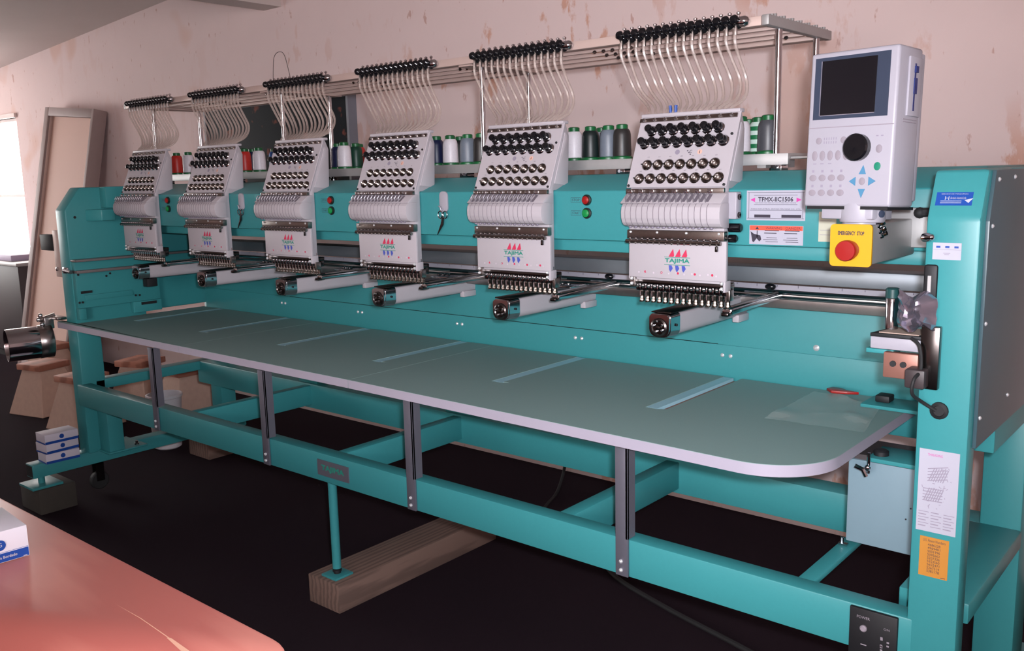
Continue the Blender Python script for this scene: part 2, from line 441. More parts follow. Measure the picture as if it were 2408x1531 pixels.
b = BM(); box(b, -.30, -.18, -.40, -.29, .095, .104, .001); cyl(b, (-.235, -.345, .104), (-.235, -.345, .135), .012); part('foot_plate', b, TEAL, fr)
cas = part('caster', lathe(BM(), ((.032, 0), (.036, .003), (.036, .019), (.032, .022)), (-.262, -.125, .05), XD, 18), RUBBER, fr)
b = BM(); box(b, -.27, -.265, -.14, -.11, .05, .135); box(b, -.238, -.233, -.14, -.11, .05, .135); box(b, -.27, -.233, -.14, -.11, .118, .135); part('caster_fork', b, DARKCH, fr)
# black box bracket on the outside of the left end
b = BM(); box(b, -.316, -.269, -.178, -.165, .855, 1.03, .002); part('mounting_plate', b, ALUP, fr)
b = BM(); box(b, -.425, -.317, -.18, -.15, .952, 1.012, .003); part('relay_box', b, MBLACK, fr, 'small blue-black box on the outer side of the left end')
b = BM(); lathe(b, ((.008, 0), (.008, .006), (.003, .008)), (-.295, -.178, .885), -YD, 10); part('bolt', b, CHROME, fr)
# right end
b = BM(); prism(b, ((-.19, .02), (-.19, 1.112), (-.155, 1.186), (.0, 1.187), (.0, .748), (-.145, .748), (-.145, .02)), RX0, RX1, 'x', .006)
colm = part('column', b, TEAL, fr)
b = BM(); prism(b, ((-.165, .752), (-.165, 1.108), (-.14, 1.184), (.56, 1.186), (.56, .752)), RX1, RX1 + .006, 'x', .001)
sp = part('side_panel', b, GREYSIDE, fr, 'grey-green sheet covering the right end')
for y, z in ((-.15, 1.10), (-.125, 1.17), (-.02, 1.172), (-.155, .95), (-.155, .80), (.03, .80), (.16, .91)):
    b = BM(); lathe(b, ((.0034, 0), (.0034, .0015), (.0015, .003)), (RX1 + .006, y, z), XD, 8); part('screw', b, SCREWM, sp)
b = BM(); box(b, 2.795, 2.872, .30, .40, .02, .752, .004); part('leg', b, TEAL, fr)
b = BM(); box(b, RX0 - .01, RX1 - .002, .0, .56, .70, 1.186, .003); part('end_frame', b, TEAL, fr)
b = BM(); box(b, 2.76, 2.874, -.10, .30, .425, .462, .003); part('side_rail', b, TEAL, fr)
b = BM(); box(b, 2.81, 2.876, -.19, .56, .04, .10, .003); part('base_tube', b, TEAL, fr)
b = BM(); box(b, 2.715, 2.80, -.186, -.12, .05, .375, .003); part('gusset', b, TEAL, fr)
b = BM(); box(b, 2.802, 2.822, -.196, -.1895, .985, 1.042, .004); part('adjuster_slot', b, MBLACK, fr)
b = BM(); box(b, 2.809, 2.814, -.199, -.195, .985, 1.025); part('slot_bar', b, ALU, fr)
for z in (.735, .60): 
    b = BM(); lathe(b, ((.006, 0), (.006, .003), (.003, .006)), (2.835, -.06 + (z - .735) * 0, z - .12), XD, 8); b.free()
b = BM(); lathe(b, ((.003, 0), (.007, .004), (.007, .016), (.004, .024), (.001, .026)), (2.797, -.192, 1.083), Vector((.75, -.6, .1)), 12); part('latch_pin', b, CHROME, fr, 'chrome latch at the column edge')
# beams
BF = -0.191
b = BM(); box(b, LX1 - .02, RX0 + .01, BF, BF + .045, .371, .452, .003); fb = part('front_beam', b, TEAL, fr)
b = BM(); box(b, LX1 - .02, RX0 + .02, .31, .38, .367, .458, .003); part('rear_beam', b, TEAL, fr)
for x0, x1 in ((.520, .556), (1.276, 1.312), (2.046, 2.084), (2.596, 2.628)):
    b = BM(); box(b, x0, x1, BF + .04, .315, .380 if x0 < 2.5 else .440, .452, .003); part('cross_beam', b, TEAL, fr)
for xc in (.53, 1.29, 2.06):
    b = BM(); box(b, xc - .055, xc + .055, .318, .36, .458, .66, .003); part('support_post', b, TEAL, fr)
b = BM(); cyl(b, (1.254, -.158, .106), (1.254, -.158, .372), .0125, 16); leg = part('centre_leg', b, TEAL, fr)
b = BM(); lathe(b, ((.0105, 0), (.0105, .006), (.013, .007), (.013, .013), (.009, .014), (.009, .02)), (1.254, -.158, .090), ZD, 12); part('levelling_screw', b, MBLACK, leg)
b = BM(); box(b, 1.222, 1.286, -.19, -.126, .084, .091, .002); part('foot_plate', b, TEAL, leg)
# table brackets
for xc in (.388, 1.015, 1.628, 2.252):
    b = BM(); box(b, xc - .024, xc + .006, BF - .008, BF - .002, .373, .656, .001); box(b, xc + .001, xc + .006, BF - .008, BF + .02, .455, .656)
    br = part('table_bracket', b, BRACK, fr)
    for z in (.386, .405):
        b = BM(); lathe(b, ((.0045, 0), (.004, .003), (.001, .005)), (xc - .010, BF - .008, z), -YD, 8); part('screw', b, SCREWM, br)
# name plate and switch plate on the front beam
b = BM(); slab(b, (1.306, BF, .412), XD, ZD, .132, .044, .003); npl = part('name_plate', b, BRACK, fr, 'small grey-violet name plate reading TAJIMA on the front beam')
b = BM(); text_into(b, 'TAJIMA', (1.306, BF - .0036, .412), XD, ZD, .095, .018, 0, .0012); part('lettering', b, INKGRN, npl)
b = BM(); box(b, 2.709, 2.789, BF - .006, BF + .002, .362, .449, .002); swp = part('switch_plate', b, MBLACK, fr, 'black power switch plate on the front beam')
b = BM(); text_into(b, 'POWER', (2.733, BF - .0065, .434), XD, ZD, .022, .005); text_into(b, 'ON', (2.772, BF - .0065, .424), XD, ZD, .010, .004)
for k in range(9):
    a = k * 2.1; plate(b, (2.768 + .007 * math.cos(a), BF - .0065, .395 + .012 * math.sin(a * 1.7)), XD, ZD, .004, .003)
plate(b, (2.735, BF - .0065, .385), XD, ZD, .010, .002); plate(b, (2.764, BF - .0065, .373), XD, ZD, .016, .002)
part('printed_marks', b, KEYG, swp)
b = BM(); lathe(b, ((.006, 0), (.006, .003), (.004, .005)), (2.734, BF - .006, .415), -YD, 12); part('indicator_knob', b, KEYG, swp)
# upper beam
UB = .032
b = BM(); prism(b, ((UB, 1.042), (UB, 1.154), (UB + .10, 1.190), (.50, 1.190), (.50, 1.05), (.12, 1.042)), LX1, RX0 + .01, 'x', .003)
ub = part('head_beam', b, TEAL, fr)
b = BM(); box(b, LX1, RX0, .065, .20, 1.013, 1.040, .002); part('beam_underside', b, TEAL, fr)
# back panel
PY = .36
b = BM(); box(b, -.18, RX0 + .01, PY, PY + .01, .60, .869, .002); bp_ = part('back_panel', b, TEAL, fr)
b = BM(); box(b, -.18, RX0, PY - .003, PY, .655, .7635, .001); lp = part('lower_cover', b, TEAL, fr)
b = BM(); box(b, .40, 2.165, PY - .0034, PY, .7635, .7648); part('panel_seam', b, MATS['dark_steel'], fr)
for xc in (.36, .80, 1.275, 1.735, 2.19):
    for dx in (-.011, .011):
        b = BM(); lathe(b, ((.0052, 0), (.0052, .002), (.002, .0045)), (xc + dx, PY - .003, .737), -YD, 8); part('screw', b, SCREWM, lp)
b = BM(); lathe(b, ((.0075, 0), (.0075, .003), (.003, .006)), (2.417, PY, .780), -YD, 10); part('screw', b, SCREWM, bp_)
# travel drive on the inner side of the left end
b = BM(); box(b, LX1, -.164, -.175, .15, .742, .915, .002); sb = part('drive_plate', b, TEAL, fr)
b = BM(); box(b, LX1, -.160, .035, .15, .700, .742, .001); box(b, LX1, -.160, -.175, -.150, .700, .742, .001); box(b, LX1, -.158, -.150, .035, .770, .790, .001); part('drive_step', b, TEAL, sb)
for z0, z1 in ((.916, .924), (.874, .884)):
    b = BM(); box(b, LX1, -.140, -.178, .30, z0, z1, .001); part('guide_ledge', b, mat('pinkish_steel_ledge', (122, 114, 114), .45, .4), sb)
b = BM(); box(b, -.1605, -.1585, -.163, -.121, .797, .806); part('slot', b, MBLACK, sb)
b = BM(); box(b, -.1605, -.1555, .066, .128, .728, .738); part('slot', b, MBLACK, sb)
for y, z in ((-.172, .765), (-.160, .765), (.046, .768), (.062, .767), (-.06, .854), (-.045, .862), (-.165, .868)):
    b = BM(); lathe(b, ((.0042, 0), (.0042, .002)), (-.164 if z > .80 else -.160, y, z), XD, 8); part('screw_hole', b, MBLACK, sb)
b = BM(); box(b, -.235, -.195, -.190, -.180, .872, .896, .003); cyl(b, (-.225, -.188, .884), (-.16, -.192, .880), .007, 10); part('drive_clamp', b, CHROME, sb)
b = BM(); prism(b, ((-.188, -.105), (-.188, -.02), (-.132, -.02), (-.132, -.070)), 1.062, 1.104, 'z', .003); part('colour_change_box', b, TEAL, fr)
b = BM(); box(b, LX1, -.140, -.045, UB, 1.108, 1.187, .003); part('end_cover', b, TEAL, fr)
b = BM(); lathe(b, ((.005, 0), (.005, .0015)), (LX1, -.145, 1.078), XD, 8); part('screw_hole', b, MBLACK, endL)
# stickers on the beam
def sticker(name, x0, x1, z0, z1, y, m, label, parent=fr, th=.0008):
    b = BM(); slab(b, ((x0 + x1) / 2, y, (z0 + z1) / 2), XD, ZD, x1 - x0, z1 - z0, th); return part(name, b, m, parent, label)
y = UB; X0, X1, Z0, Z1 = 2.394, 2.516, 1.093, 1.157
Z1 = 1.152
s = sticker('model_plate', X0, X1, Z0, Z1, y, PAPER, 'pale model plate with pink arrowheads')
yy = y - .0012; xc = (X0 + X1) / 2
b = BM()
for zz in (Z0 + .004, Z1 - .004): plate(b, (xc, yy, zz), XD, ZD, .118, .0007)
for xx in (X0 + .005, X1 - .005): plate(b, (xx, yy, (Z0 + Z1) / 2), XD, ZD, .0007, Z1 - Z0 - .008)
for zz in (1.1425, 1.124): plate(b, (xc, yy, zz), XD, ZD, .090, .0006)
plate(b, (xc, yy, 1.113), XD, ZD, .108, .0007); plate(b, (X0 + .034, yy, 1.1015), XD, ZD, .034, .006); plate(b, (X1 - .028, yy, 1.1015), XD, ZD, .04, .006)
text_into(b, 'TFMX-IIC1506', (xc, yy, 1.1345), XD, ZD, .072, .0085, 0, .0003)
text_into(b, 'ELECTRONIC HIGH SPEED AUTOMATIC EMBROIDERY MACHINE', (xc, yy, 1.1275), XD, ZD, .084, .0016)
text_into(b, 'TOKAI INDUSTRIAL SEWING MACHINE CO., LTD.', (xc, yy, 1.1155), XD, ZD, .104, .0022)
part('printing', b, INK, s)
b = BM(); poly(b, ((X0 + .008, yy, 1.1335), (X0 + .018, yy, 1.129), (X0 + .018, yy, 1.138))); poly(b, ((X1 - .008, yy, 1.1335), (X1 - .018, yy, 1.138), (X1 - .018, yy, 1.129)))
part('arrowheads', b, MAG, s)
X0, X1, Z0, Z1 = 2.401, 2.513, 1.045, 1.083
s = sticker('warning_label', X0, X1, Z0, Z1, y, PAPER, 'white warning label with red header and needle-over-hand symbol')
b = BM(); plate(b, ((X0 + X1) / 2, yy, Z1 - .005), XD, ZD, X1 - X0 - .002, .009); part('header_band', b, REDP, s)
b = BM(); yz = yy - .0004
text_into(b, 'WARNING', (X0 + .052, yz, Z1 - .005), XD, ZD, .034, .005); text_into(b, 'DANGER', (X0 + .092, yz, Z1 - .005), XD, ZD, .030, .005)
poly(b, ((X0 + .013, yz, Z1 - .008), (X0 + .021, yz, Z1 - .008), (X0 + .017, yz, Z1 - .002)))
plate(b, (X0 + .017, yz, Z1 - .017), XD, ZD, .0016, .014)
poly(b, ((X0 + .003, yz, Z0 + .026), (X0 + .010, yz, Z0 + .021), (X0 + .024, yz, Z0 + .018), (X0 + .026, yz, Z0 + .010), (X0 + .022, yz, Z0 + .006), (X0 + .016, yz, Z0 + .012), (X0 + .010, yz, Z0 + .004), (X0 + .007, yz, Z0 + .006)))
for cxx in (X0 + .048, X0 + .090):
    for k, zz in enumerate((.028, .023, .014, .010, .006)):
        plate(b, (cxx - (.003 if k % 2 else 0), yz, Z0 + zz), XD, ZD, .030 - .004 * (k % 3), .0014 if k < 2 else .0009)
part('printing', b, INK, s)
s = sticker('paper_note', 2.543, 2.577, 1.054, 1.111, y, CREAM, 'cream paper note taped to the beam')
b = BM()
for zz in (1.094, 1.076, 1.067): plate(b, (2.557, yy, zz), XD, ZD, .022, .0008)
part('printing', b, INKG, s)
# stop and start lamps
for x, left in ((2.001, True), (1.083, False), (.167, False)):
    for z, m_, wd in ((1.1335, RED, 'STOP'), (1.1035, GREEN, 'START')):
        b = BM(); lathe(b, ((.0125, 0), (.0125, .004), (.0095, .005), (.0095, .006)), (x, UB, z), -YD, 16); pl = part('push_button', b, BAND, fr)
        b = BM(); lathe(b, ((.009, 0), (.009, .004), (.006, .0055), (.001, .006)), (x, UB - .005, z), -YD, 16); part('lamp_cap', b, m_, pl)
        sl = BM()
        for zz in (z - .0055, z + .0055): plate(sl, (x - .032, UB - .0004, zz), XD, ZD, .028, .0006)
        for xx in (x - .046, x - .018): plate(sl, (xx, UB - .0004, z), XD, ZD, .0006, .011)
        text_into(sl, wd, (x - .032, UB - .0004, z), XD, ZD, .021, .006); part('button_label', sl, INK, pl)
# stickers on the right column
cy_ = -.19
n2 = Vector((0, .035, .074)).normalized()
b = BM(); cen = Vector((2.835, -.1745, 1.1415)); slab(b, cen + Vector((0, -.001, .0005)), XD, n2, .052, .022, .0006); s = part('service_sticker', b, BLUEP, fr, 'blue service sticker with a peeling corner')
b = BM(); nn = XD.cross(n2); text_into(b, 'SERVICE DE MAQUINAS', cen + nn * .0024 + n2 * .0075, XD, n2, .038, .0022)
text_into(b, 'H', cen + nn * .0024 + n2 * .001 - XD * .010, XD, n2, .006, .006); text_into(b, 'Bordado Industrial Ltda', cen + nn * .0024 + n2 * .001 + XD * .006, XD, n2, .022, .004)
for k in (-.004, -.007): plate(b, cen + n2 * k - XD * .004, XD, n2, .030, .001, .0024)
part('printing', b, PAPER, s)
b = BM(); c2 = cen + XD * .021 - n2 * .007; poly(b, (c2 + nn * .002, c2 + XD * .006 + n2 * .008 + nn * .002, c2 - XD * .005 + n2 * .003 + nn * .006)); part('peeled_corner', b, PAPER, s)
s = sticker('spec_label', 2.812, 2.853, 1.050, 1.076, cy_, PAPER, 'small white label with three blue marks')
b = BM()
for xx in (2.820, 2.833, 2.846): plate(b, (xx, cy_ - .0012, 1.0695), XD, ZD, .006, .003)
part('blue_marks', b, BLUEP, s)
b = BM(); plate(b, (2.8325, cy_ - .0012, 1.0655), XD, ZD, .039, .0005); plate(b, (2.8325, cy_ - .0012, 1.060), XD, ZD, .010, .001); plate(b, (2.8325, cy_ - .0012, 1.058), XD, ZD, .007, .001); part('printing', b, INKG, s)
s = sticker('instruction_sheet', 2.808, 2.868, .610, .747, cy_, PAPER, 'white threading diagram sheet on the column')
b = BM(); yy = cy_ - .0012
random.seed(3)
skn = [0]
def sk(p, q, wd=.0007):
    skn[0] += 1; ys = yy - skn[0] * 6e-6
    p = Vector((p[0], ys, p[1])); q = Vector((q[0], ys, q[1])); d = (q - p).normalized(); n = Vector((-d.z, 0, d.x)) * wd
    poly(b, (p - n, q - n, q + n, p + n))
for (ox, oz, sg) in ((2.838, .705, 1), (2.832, .672, -1)):
    for k in range(7): sk((ox - .014 + k * .0035, oz - .010), (ox - .006 + k * .0035, oz + .012))
    for k in range(5): sk((ox - .016, oz - .010 + k * .005), (ox + .014, oz - .006 + k * .005 + sg * .003))
    for k in range(14):
        a = random.uniform(-.018, .02); c_ = random.uniform(-.022, .016); sk((ox + a, oz + c_), (ox + a + random.uniform(-.004, .004), oz + c_ + random.uniform(-.004, .004)), .0005)
for k in range(6):
    for a in range(3): sk((2.811 + a * .019, .643 - k * .0048), (2.811 + a * .019 + (.012 if (k + a) % 2 else .016), .643 - k * .0048), .0005 + .0003 * ((k + a) % 2))
part('printing', b, INKG, s)
b = BM(); text_into(b, 'THREADING', (2.832, yy, .7385), XD, ZD, .022, .004); part('heading', b, MAG, s)
s = sticker('patent_sticker', 2.8155, 2.8595, .534, .601, cy_, ORANGE, 'orange sticker listing patent numbers')
b = BM(); text_into(b, 'U.S. Patent Numbers', (2.8375, yy, .5955), XD, ZD, .034, .0045)
for k, t in enumerate(('4686238', '4969401', '5001996', '5095662', '5207336', '5553560', '5655471', '5267519', '5382178')):
    text_into(b, t, (2.8375, yy, .5885 - k * .0056), XD, ZD, .019, .0042)
plate(b, (2.853, yy, .5365), XD, ZD, .007, .001)
part('printing', b, INK, s)

# ------------------------------------------------------------------ worktable
def arc(cx_, cy_2, r, a0, a1, n=8): return [(cx_ + r * math.cos(R(a0 + (a1 - a0) * k / n)), cy_2 + r * math.sin(R(a0 + (a1 - a0) * k / n))) for k in range(n + 1)]
def fy(x): return -.2035 - .0215 * (x + .2) / 2.85 * 1.0 - max(0, x - 1.2) * .018
tb = thing('worktable', (1.3, .1, .66), 'long grey-green laminate worktable in front of the teal machine', 'worktable')
slots = [i * .45 - .0365 for i in range(6)]
# three boards with joints, each slotted under its two arms
RA = .13
edges = (-.30, .595, 1.345, 2.652)
edges = (-.315, .585, 1.425, 2.652)
for k in range(3):
    x0, x1 = edges[k] + (.0007 if k else 0), edges[k + 1] - (.0007 if k < 2 else 0)
    pts = []
    if k == 0: pts += [(x0, -.1825)] + arc(x0 + .03, fy(x0) + .03, .03, 180, 270, 4)
    else: pts += [(x0, fy(x0))]
    if k == 2: pts += arc(x1 - RA, fy(x1 - RA) + RA, RA, -90, 0, 12)
    else: pts += [(x1, fy(x1))]
    pts += [(x1, .345)]
    for sx in sorted([s_ for s_ in slots if x0 < s_ < x1], reverse=True):
        hw = .024
        pts += [(sx + hw, .345), (sx + hw, -.012), (sx + hw - .018, -.022), (sx - hw, -.022), (sx - hw, .345)]
    pts += [(x0 if k else LX1 + .004, .345)]
    if k == 0: pts += [(LX1 + .004, -.1825)]
    b = BM(); prism(b, pts, .666, TZ, 'z'); bo = part('table_board', b, TABLE, tb)
    # edging
    out = []
    if k == 0: out = arc(x0 + .03, fy(x0) + .03, .0312, 180, 270, 4)
    else: out = [(x0, fy(x0) - .0012)]
    if k == 2: out += arc(x1 - RA, fy(x1 - RA) + RA, RA + .0012, -90, 0, 14) + [(x1 + .0012, .345)]
    else: out += [(x1, fy(x1) - .0012)]
    inn = [(p[0] - (.004 if i > 4 and k == 2 else 0), p[1] + (.004 if not (k == 2 and i == len(out) - 1) else 0)) for i, p in enumerate(out)]
    b = BM()
    A = [b.verts.new((p[0], p[1], .664)) for p in out]; B = [b.verts.new((p[0], p[1], TZ - .0005)) for p in out]
    for i in range(len(out) - 1): b.faces.new((A[i], A[i + 1], B[i + 1], B[i]))
    part('edge_band', b, TEDGE, bo)
for i, sx in enumerate(slots):
    if i < 5:
        b = BM(); box(b, sx - .0235, sx + .007, -.018, .343, TZ - .014, TZ - .0008); part('slot_filler', b, SLOTM, tb)
        b = BM(); box(b, sx + .007, sx + .0235, -.010, .343, TZ - .016, TZ - .0002); part('slot_cover', b, TABLE, tb)
    else:
        b = BM(); box(b, sx - .0235, sx + .003, -.018, .343, TZ - .014, TZ - .0008); part('slot_filler', b, SLOTM, tb)
        b = BM(); box(b, sx + .003, sx + .0235, -.012, .343, TZ - .016, TZ - .008); part('slot_gap', b, GAPM, tb, 'open brown gap beside the last slot')
b = BM(); box(b, 2.40, 2.652, .345, .357, TZ - .018, TZ - .006); part('rear_gap_strip', b, GAPM, tb)
b = BM(); box(b, -.10, 2.50, -.165, -.12, .656, .666, .001); part('under_rail', b, BRACK, tb)

# ------------------------------------------------------------------ pantograph (the moving border frame rail)
pg = thing('pantograph', (1.3, .32, .87), 'long grey and chrome sliding rail with a white ruler behind the sewing heads', 'machine rail')
b = BM(); box(b, -.15, 2.775, .325, .40, .930, .966, .002); part('cover_bar', b, mat('blue_grey_cover_bar', (128, 134, 140), .42, .55, var=.05), pg)
b = BM(); slab(b, (1.30, .325, .9215), XD, ZD, 2.94, .012, .004); rl = part('ruler', b, WHITE2, pg, 'white ruler strip with tick marks')
b = BM()
for k in range(58): plate(b, (-.14 + k * .0505, .3205, .925), XD, ZD, .0012, .004 if k % 2 else .007)
part('tick_marks', b, INK, rl)
for z, r_ in ((.910, .0050), (.898, .0042)):
    b = BM(); cyl(b, (-.15, .318, z), (2.775, .318, z), r_, 10); part('chrome_rail', b, CHROME, pg)
b = BM(); box(b, -.15, 2.775, .322, .36, .872, .914, .001); part('rail_back', b, SATIN, pg)
for i in range(6):
    ax = i * .45 + .088
    M = Matrix.Translation((ax, .30, .903)) @ Matrix.Rotation(R(3), 4, 'Z')
    b = BM(); box(b, -.011, .011, -.265, .02, -.008, .006, .003, M=M); ar = part('clamp_arm', b, CHROME, pg)
    b = BM(); box(b, -.008, .008, -.277, -.25, -.010, -.002, .002, M=M); part('clamp_finger', b, DARKCH, ar)
    b = BM(); box(b, -.0025, .0025, -.24, .015, .006, .009, M=M); part('arm_ridge', b, SATIN, ar)
    b = BM(); sphere(b, (ax - .013, .305, .924), .009, 10, 1.5, 1, .9); part('black_knob', b, BLACK, ar)
    b = BM(); box(b, ax - .17, ax - .09, .24, .32, .894, .900, .002); part('slide_plate', b, CHROME, pg)
    for dx in (-.16, -.14, -.12):
        b = BM(); sphere(b, (ax + dx, .27, .902), .006, 8); part('slide_bolt', b, CHROME, pg)

# ------------------------------------------------------------------ cylinder arms (hook beds)
ordn = ('leftmost', 'second from left', 'third from left', 'fourth from left', 'fifth from left', 'rightmost')
def round_rect(x0, x1, z0, z1, rt, rb, n=4):
    return arc(x1 - rb, z0 + rb, rb, -90, 0, n) + arc(x1 - rt, z1 - rt, rt, 0, 90, n) + arc(x0 + rt, z1 - rt, rt, 90, 180, n) + arc(x0 + rb, z0 + rb, rb, 180, 270, n)
ac = -.0325
arm0 = thing('cylinder_arm', (ac, .2, .84), '', 'sewing arm', 'white cylinder arms under the heads')
b = BM(); prism(b, round_rect(ac - .026, ac + .026, .843, .892, .006, .016), .028, .362, 'y'); part('arm_body', b, WHITE, arm0)
b = BM(); prism(b, round_rect(ac - .0275, ac + .0275, .840, .894, .008, .018), -.006, .030, 'y')
vv = [v for v in b.verts if v.co.y < 0]
for v in vv: v.co.x = ac + (v.co.x - ac) * .93; v.co.z = .867 + (v.co.z - .867) * .93
prism(b, round_rect(ac - .0245, ac + .0245, .843, .891, .008, .017), -.012, -.006, 'y'); part('hook_cap', b, CHROME, arm0, 'polished chrome cap at the arm tip')
b = BM(); lathe(b, ((.019, 0), (.020, .002), (.016, .004), (.014, .002), (.006, .002), (.005, .006), (.001, .007)), (ac, -.012, .864), -YD, 18); hk = part('rotary_hook', b, DARKCH, arm0)
b = BM()
for a in range(5): sphere(b, (ac + .012 * math.cos(a * 1.3 + .4), -.0165, .866 + .012 * math.sin(a * 1.3 + .4)), .003, 6)
part('hook_screws', b, CHROME, hk)
b = BM(); box(b, ac - .0245, ac + .0245, -.004, .335, .8935, .8965, .001); part('needle_plate', b, DARKCH, arm0)
b = BM(); box(b, ac + .012, ac + .029, .305, .36, .832, .85, .002); part('arm_bracket', b, WHITE, arm0)
b = BM(); lathe(b, ((.003, 0), (.003, .002)), (ac + .0275, .014, .868), XD, 8); part('screw', b, MBLACK, arm0)
arms = [arm0]
for i in range(1, 6): c = copy_tree(arm0); arms.append(c)
for i, a in enumerate(arms):
    a.location = (i * .45 + ac, .2, .84)
    a['label'] = '%s white cylinder arm with chrome tip, in the row above the worktable' % ordn[i]

b = BM(); box(b, -.045, -.010, .02, .06, .812, .842, .002); part('arm_foot', b, MBLACK, arms[0], 'dark block under the arm tip')
# ------------------------------------------------------------------ sewing heads
A0 = Vector((0, .011, 1.161)); TD = Vector((0, .0636, .1538)).normalized(); ND = XD.cross(TD).normalized()   # ND points to the viewer
def onp(x, t, h=0.0): return A0 + XD * x + TD * t + ND * h
hd = thing('sewing_head', (0, .05, .905), '', 'sewing head', 'fifteen-needle sewing heads')
# body
b = BM(); prism(b, ((.008, .962), (.030, .962), (.031, 1.156), (.088, 1.157), (.094, 1.283), (.080, 1.314), (.078, 1.312), (.016, 1.158), (.010, 1.08)), -.122, .106, 'x', .002)
part('head_body', b, WHITE, hd)
b = BM(); slab(b, onp(-.0105, .0825, -.004), XD, TD, .238, .165, .004); bmesh.ops.bevel(b, geom=b.edges[:], offset=.001, segments=1, affect='EDGES')
tp = part('tension_panel', b, WHITE, hd)
b = BM(); box(b, -.128, .107, .070, .092, 1.310, 1.318, .002); part('top_plate', b, WHITE, hd)
b = BM(); prism(b, ((.032, 1.172), (.070, 1.272), (.076, 1.290), (.090, 1.278), (.084, 1.166)), .1055, .108, 'x', .0006); part('side_cover', b, WHITE, hd)
for x, t in ((.098, .114), (.103, .004), (-.124, .004)):
    b = BM(); lathe(b, ((.003, 0), (.003, .002), (.001, .003)), onp(x, t), ND, 8); part('screw', b, MBLACK, tp)
# upper guide strip with its beads
b = BM(); slab(b, onp(-.0135, .1545), XD, TD, .232, .0085, .003); gs = part('guide_strip', b, GUN, hd)
bead = mesh('guide_bead', lathe(BM(), ((.0042, 0), (.0042, .002), (.0025, .005), (.0005, .0056)), (0, 0, 0), ND, 8), SATIN)
for k in range(9): link('guide_bead', bead, gs, onp(-.118 + k * .026, .1545, .003) - wloc(gs))
# tension knobs
kb = mesh('spring_disc', lathe(BM(), ((.0125, 0), (.0128, .0015), (.0118, .003), (.0085, .0055)), (0, 0, 0), ND, 14), CHROME)
kc = mesh('tension_knob', lathe(BM(), ((.0100, .0045), (.0092, .009), (.0066, .0115), (.0066, .014), (.0082, .016), (.0086, .0195), (.0072, .0225), (.003, .0242), (.0005, .0245)), (0, 0, 0), ND, 12), BLACK)
for n_, xa, xb, t in ((7, -.0937, .0664, .1284), (8, -.1054, .0824, .0996)):
    for k in range(n_):
        x = xa + (xb - xa) * k / (n_ - 1)
        o = link('tension_knob', kc, hd, onp(x, t) - wloc(hd)); link('spring_disc', kb, o, (0, 0, 0))
dk = mesh('tension_disc', lathe(BM(), ((.0118, 0), (.0122, .0015), (.0112, .004), (.0085, .0062), (.0078, .0052), (.0055, .0052)), (0, 0, 0), ND, 16), mat('dark_tension_steel', (128, 120, 116), 0.2, 1.0, var=0.1))
dn = mesh('centre_nut', lathe(BM(), ((.0052, .005), (.0052, .0085), (.0035, .010), (.0024, .0085), (.0005, .0085)), (0, 0, 0), ND, 10), mat('pale_steel_nut', (214, 204, 200), 0.25, 0.9))
ds = mesh('check_spring', cyl(BM(), onp(-.0145, .002, .002) - A0, onp(-.009, .001, .004) - A0, .0016, 6), MBLACK)
for n_, xa, xb, t in ((7, -.0882, .0727, .0505), (8, -.1006, .0877, .0193)):
    for k in range(n_):
        x = xa + (xb - xa) * k / (n_ - 1)
        o = link('tension_disc', dk, hd, onp(x, t) - wloc(hd)); link('centre_nut', dn, o, (0, 0, 0)); link('check_spring', ds, o, (0, 0, 0))
# printed marks on the tension panel
b = BM()
for n_, xa, xb, t in ((7, -.0882, .0727, .0685), (8, -.1006, .0877, .0365)):
    for k in range(n_): text_into(b, '#%d' % (14 - 2 * k if n_ == 7 else 15 - 2 * k), onp(xa + (xb - xa) * k / (n_ - 1), t, .0012), XD, TD, .005, .0022)
text_into(b, 'C', onp(.012, .0785, .0012), XD, TD, .006, .006); 
for k in range(3): plate(b, onp(.004 + k * .004, .080 - k * .004, .0012), XD, TD, .003, .002)
part('panel_print', b, INK, tp)
b = BM(); lathe(b, ((.0055, 0), (.0055, .0004)), onp(-.020, .078, .0008), ND, 14); part('panel_emblem', b, INKG, tp)
b = BM(); lathe(b, ((.0055, 0), (.0055, .0003)), onp(.033, .077, .0008), ND, 14); em = part('panel_emblem', b, mat('peach_ink', (222, 176, 160), .7), tp)
b = BM(); text_into(b, 'i', onp(.033, .077, .0016), XD, TD, .002, .007); part('emblem_letter', b, INK, em)
# lower guide strip (alternating bright blocks)
b = BM(); box(b, -.124, .108, .001, .010, 1.147, 1.1585, .001); gs2 = part('lower_guide_strip', b, GUN, hd)
blk = mesh('guide_block', box(BM(), -.0055, .0055, -.004, 0, -.0045, .0045, .001), CHROME)
for k in range(8): link('guide_block', blk, gs2, Vector((-.112 + k * .0272, .001, 1.1527)) - wloc(gs2))
# take-up levers in their sloped slot plate
b = BM(); prism(b, ((.012, 1.149), (-.002, 1.148), (-.027, 1.129), (-.02, 1.126), (.012, 1.126)), -.121, .117, 'x', .001); part('slot_plate', b, WHITE, hd)
sd = Vector((0, -.025, -.019)).normalized(); sn = XD.cross(-sd)
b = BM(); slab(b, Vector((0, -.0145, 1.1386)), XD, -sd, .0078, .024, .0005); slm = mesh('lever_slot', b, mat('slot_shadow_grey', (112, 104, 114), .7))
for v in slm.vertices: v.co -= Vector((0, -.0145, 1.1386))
b = BM(); tube(b, [(.002, .002, .009), (.001, -.008, .010), (-.001, -.013, .002), (-.002, -.010, -.008)], .0017, 6); lvm = mesh('take_up_lever', b, mat('grey_lever', (134, 128, 136), .35, .4))
for k in range(15):
    x = -.105 + k * .0135
    o = link('take_up_lever', lvm, hd, Vector((x, -.0145, 1.1386)) - wloc(hd)); link('lever_slot', slm, o, (0, 0, 0))
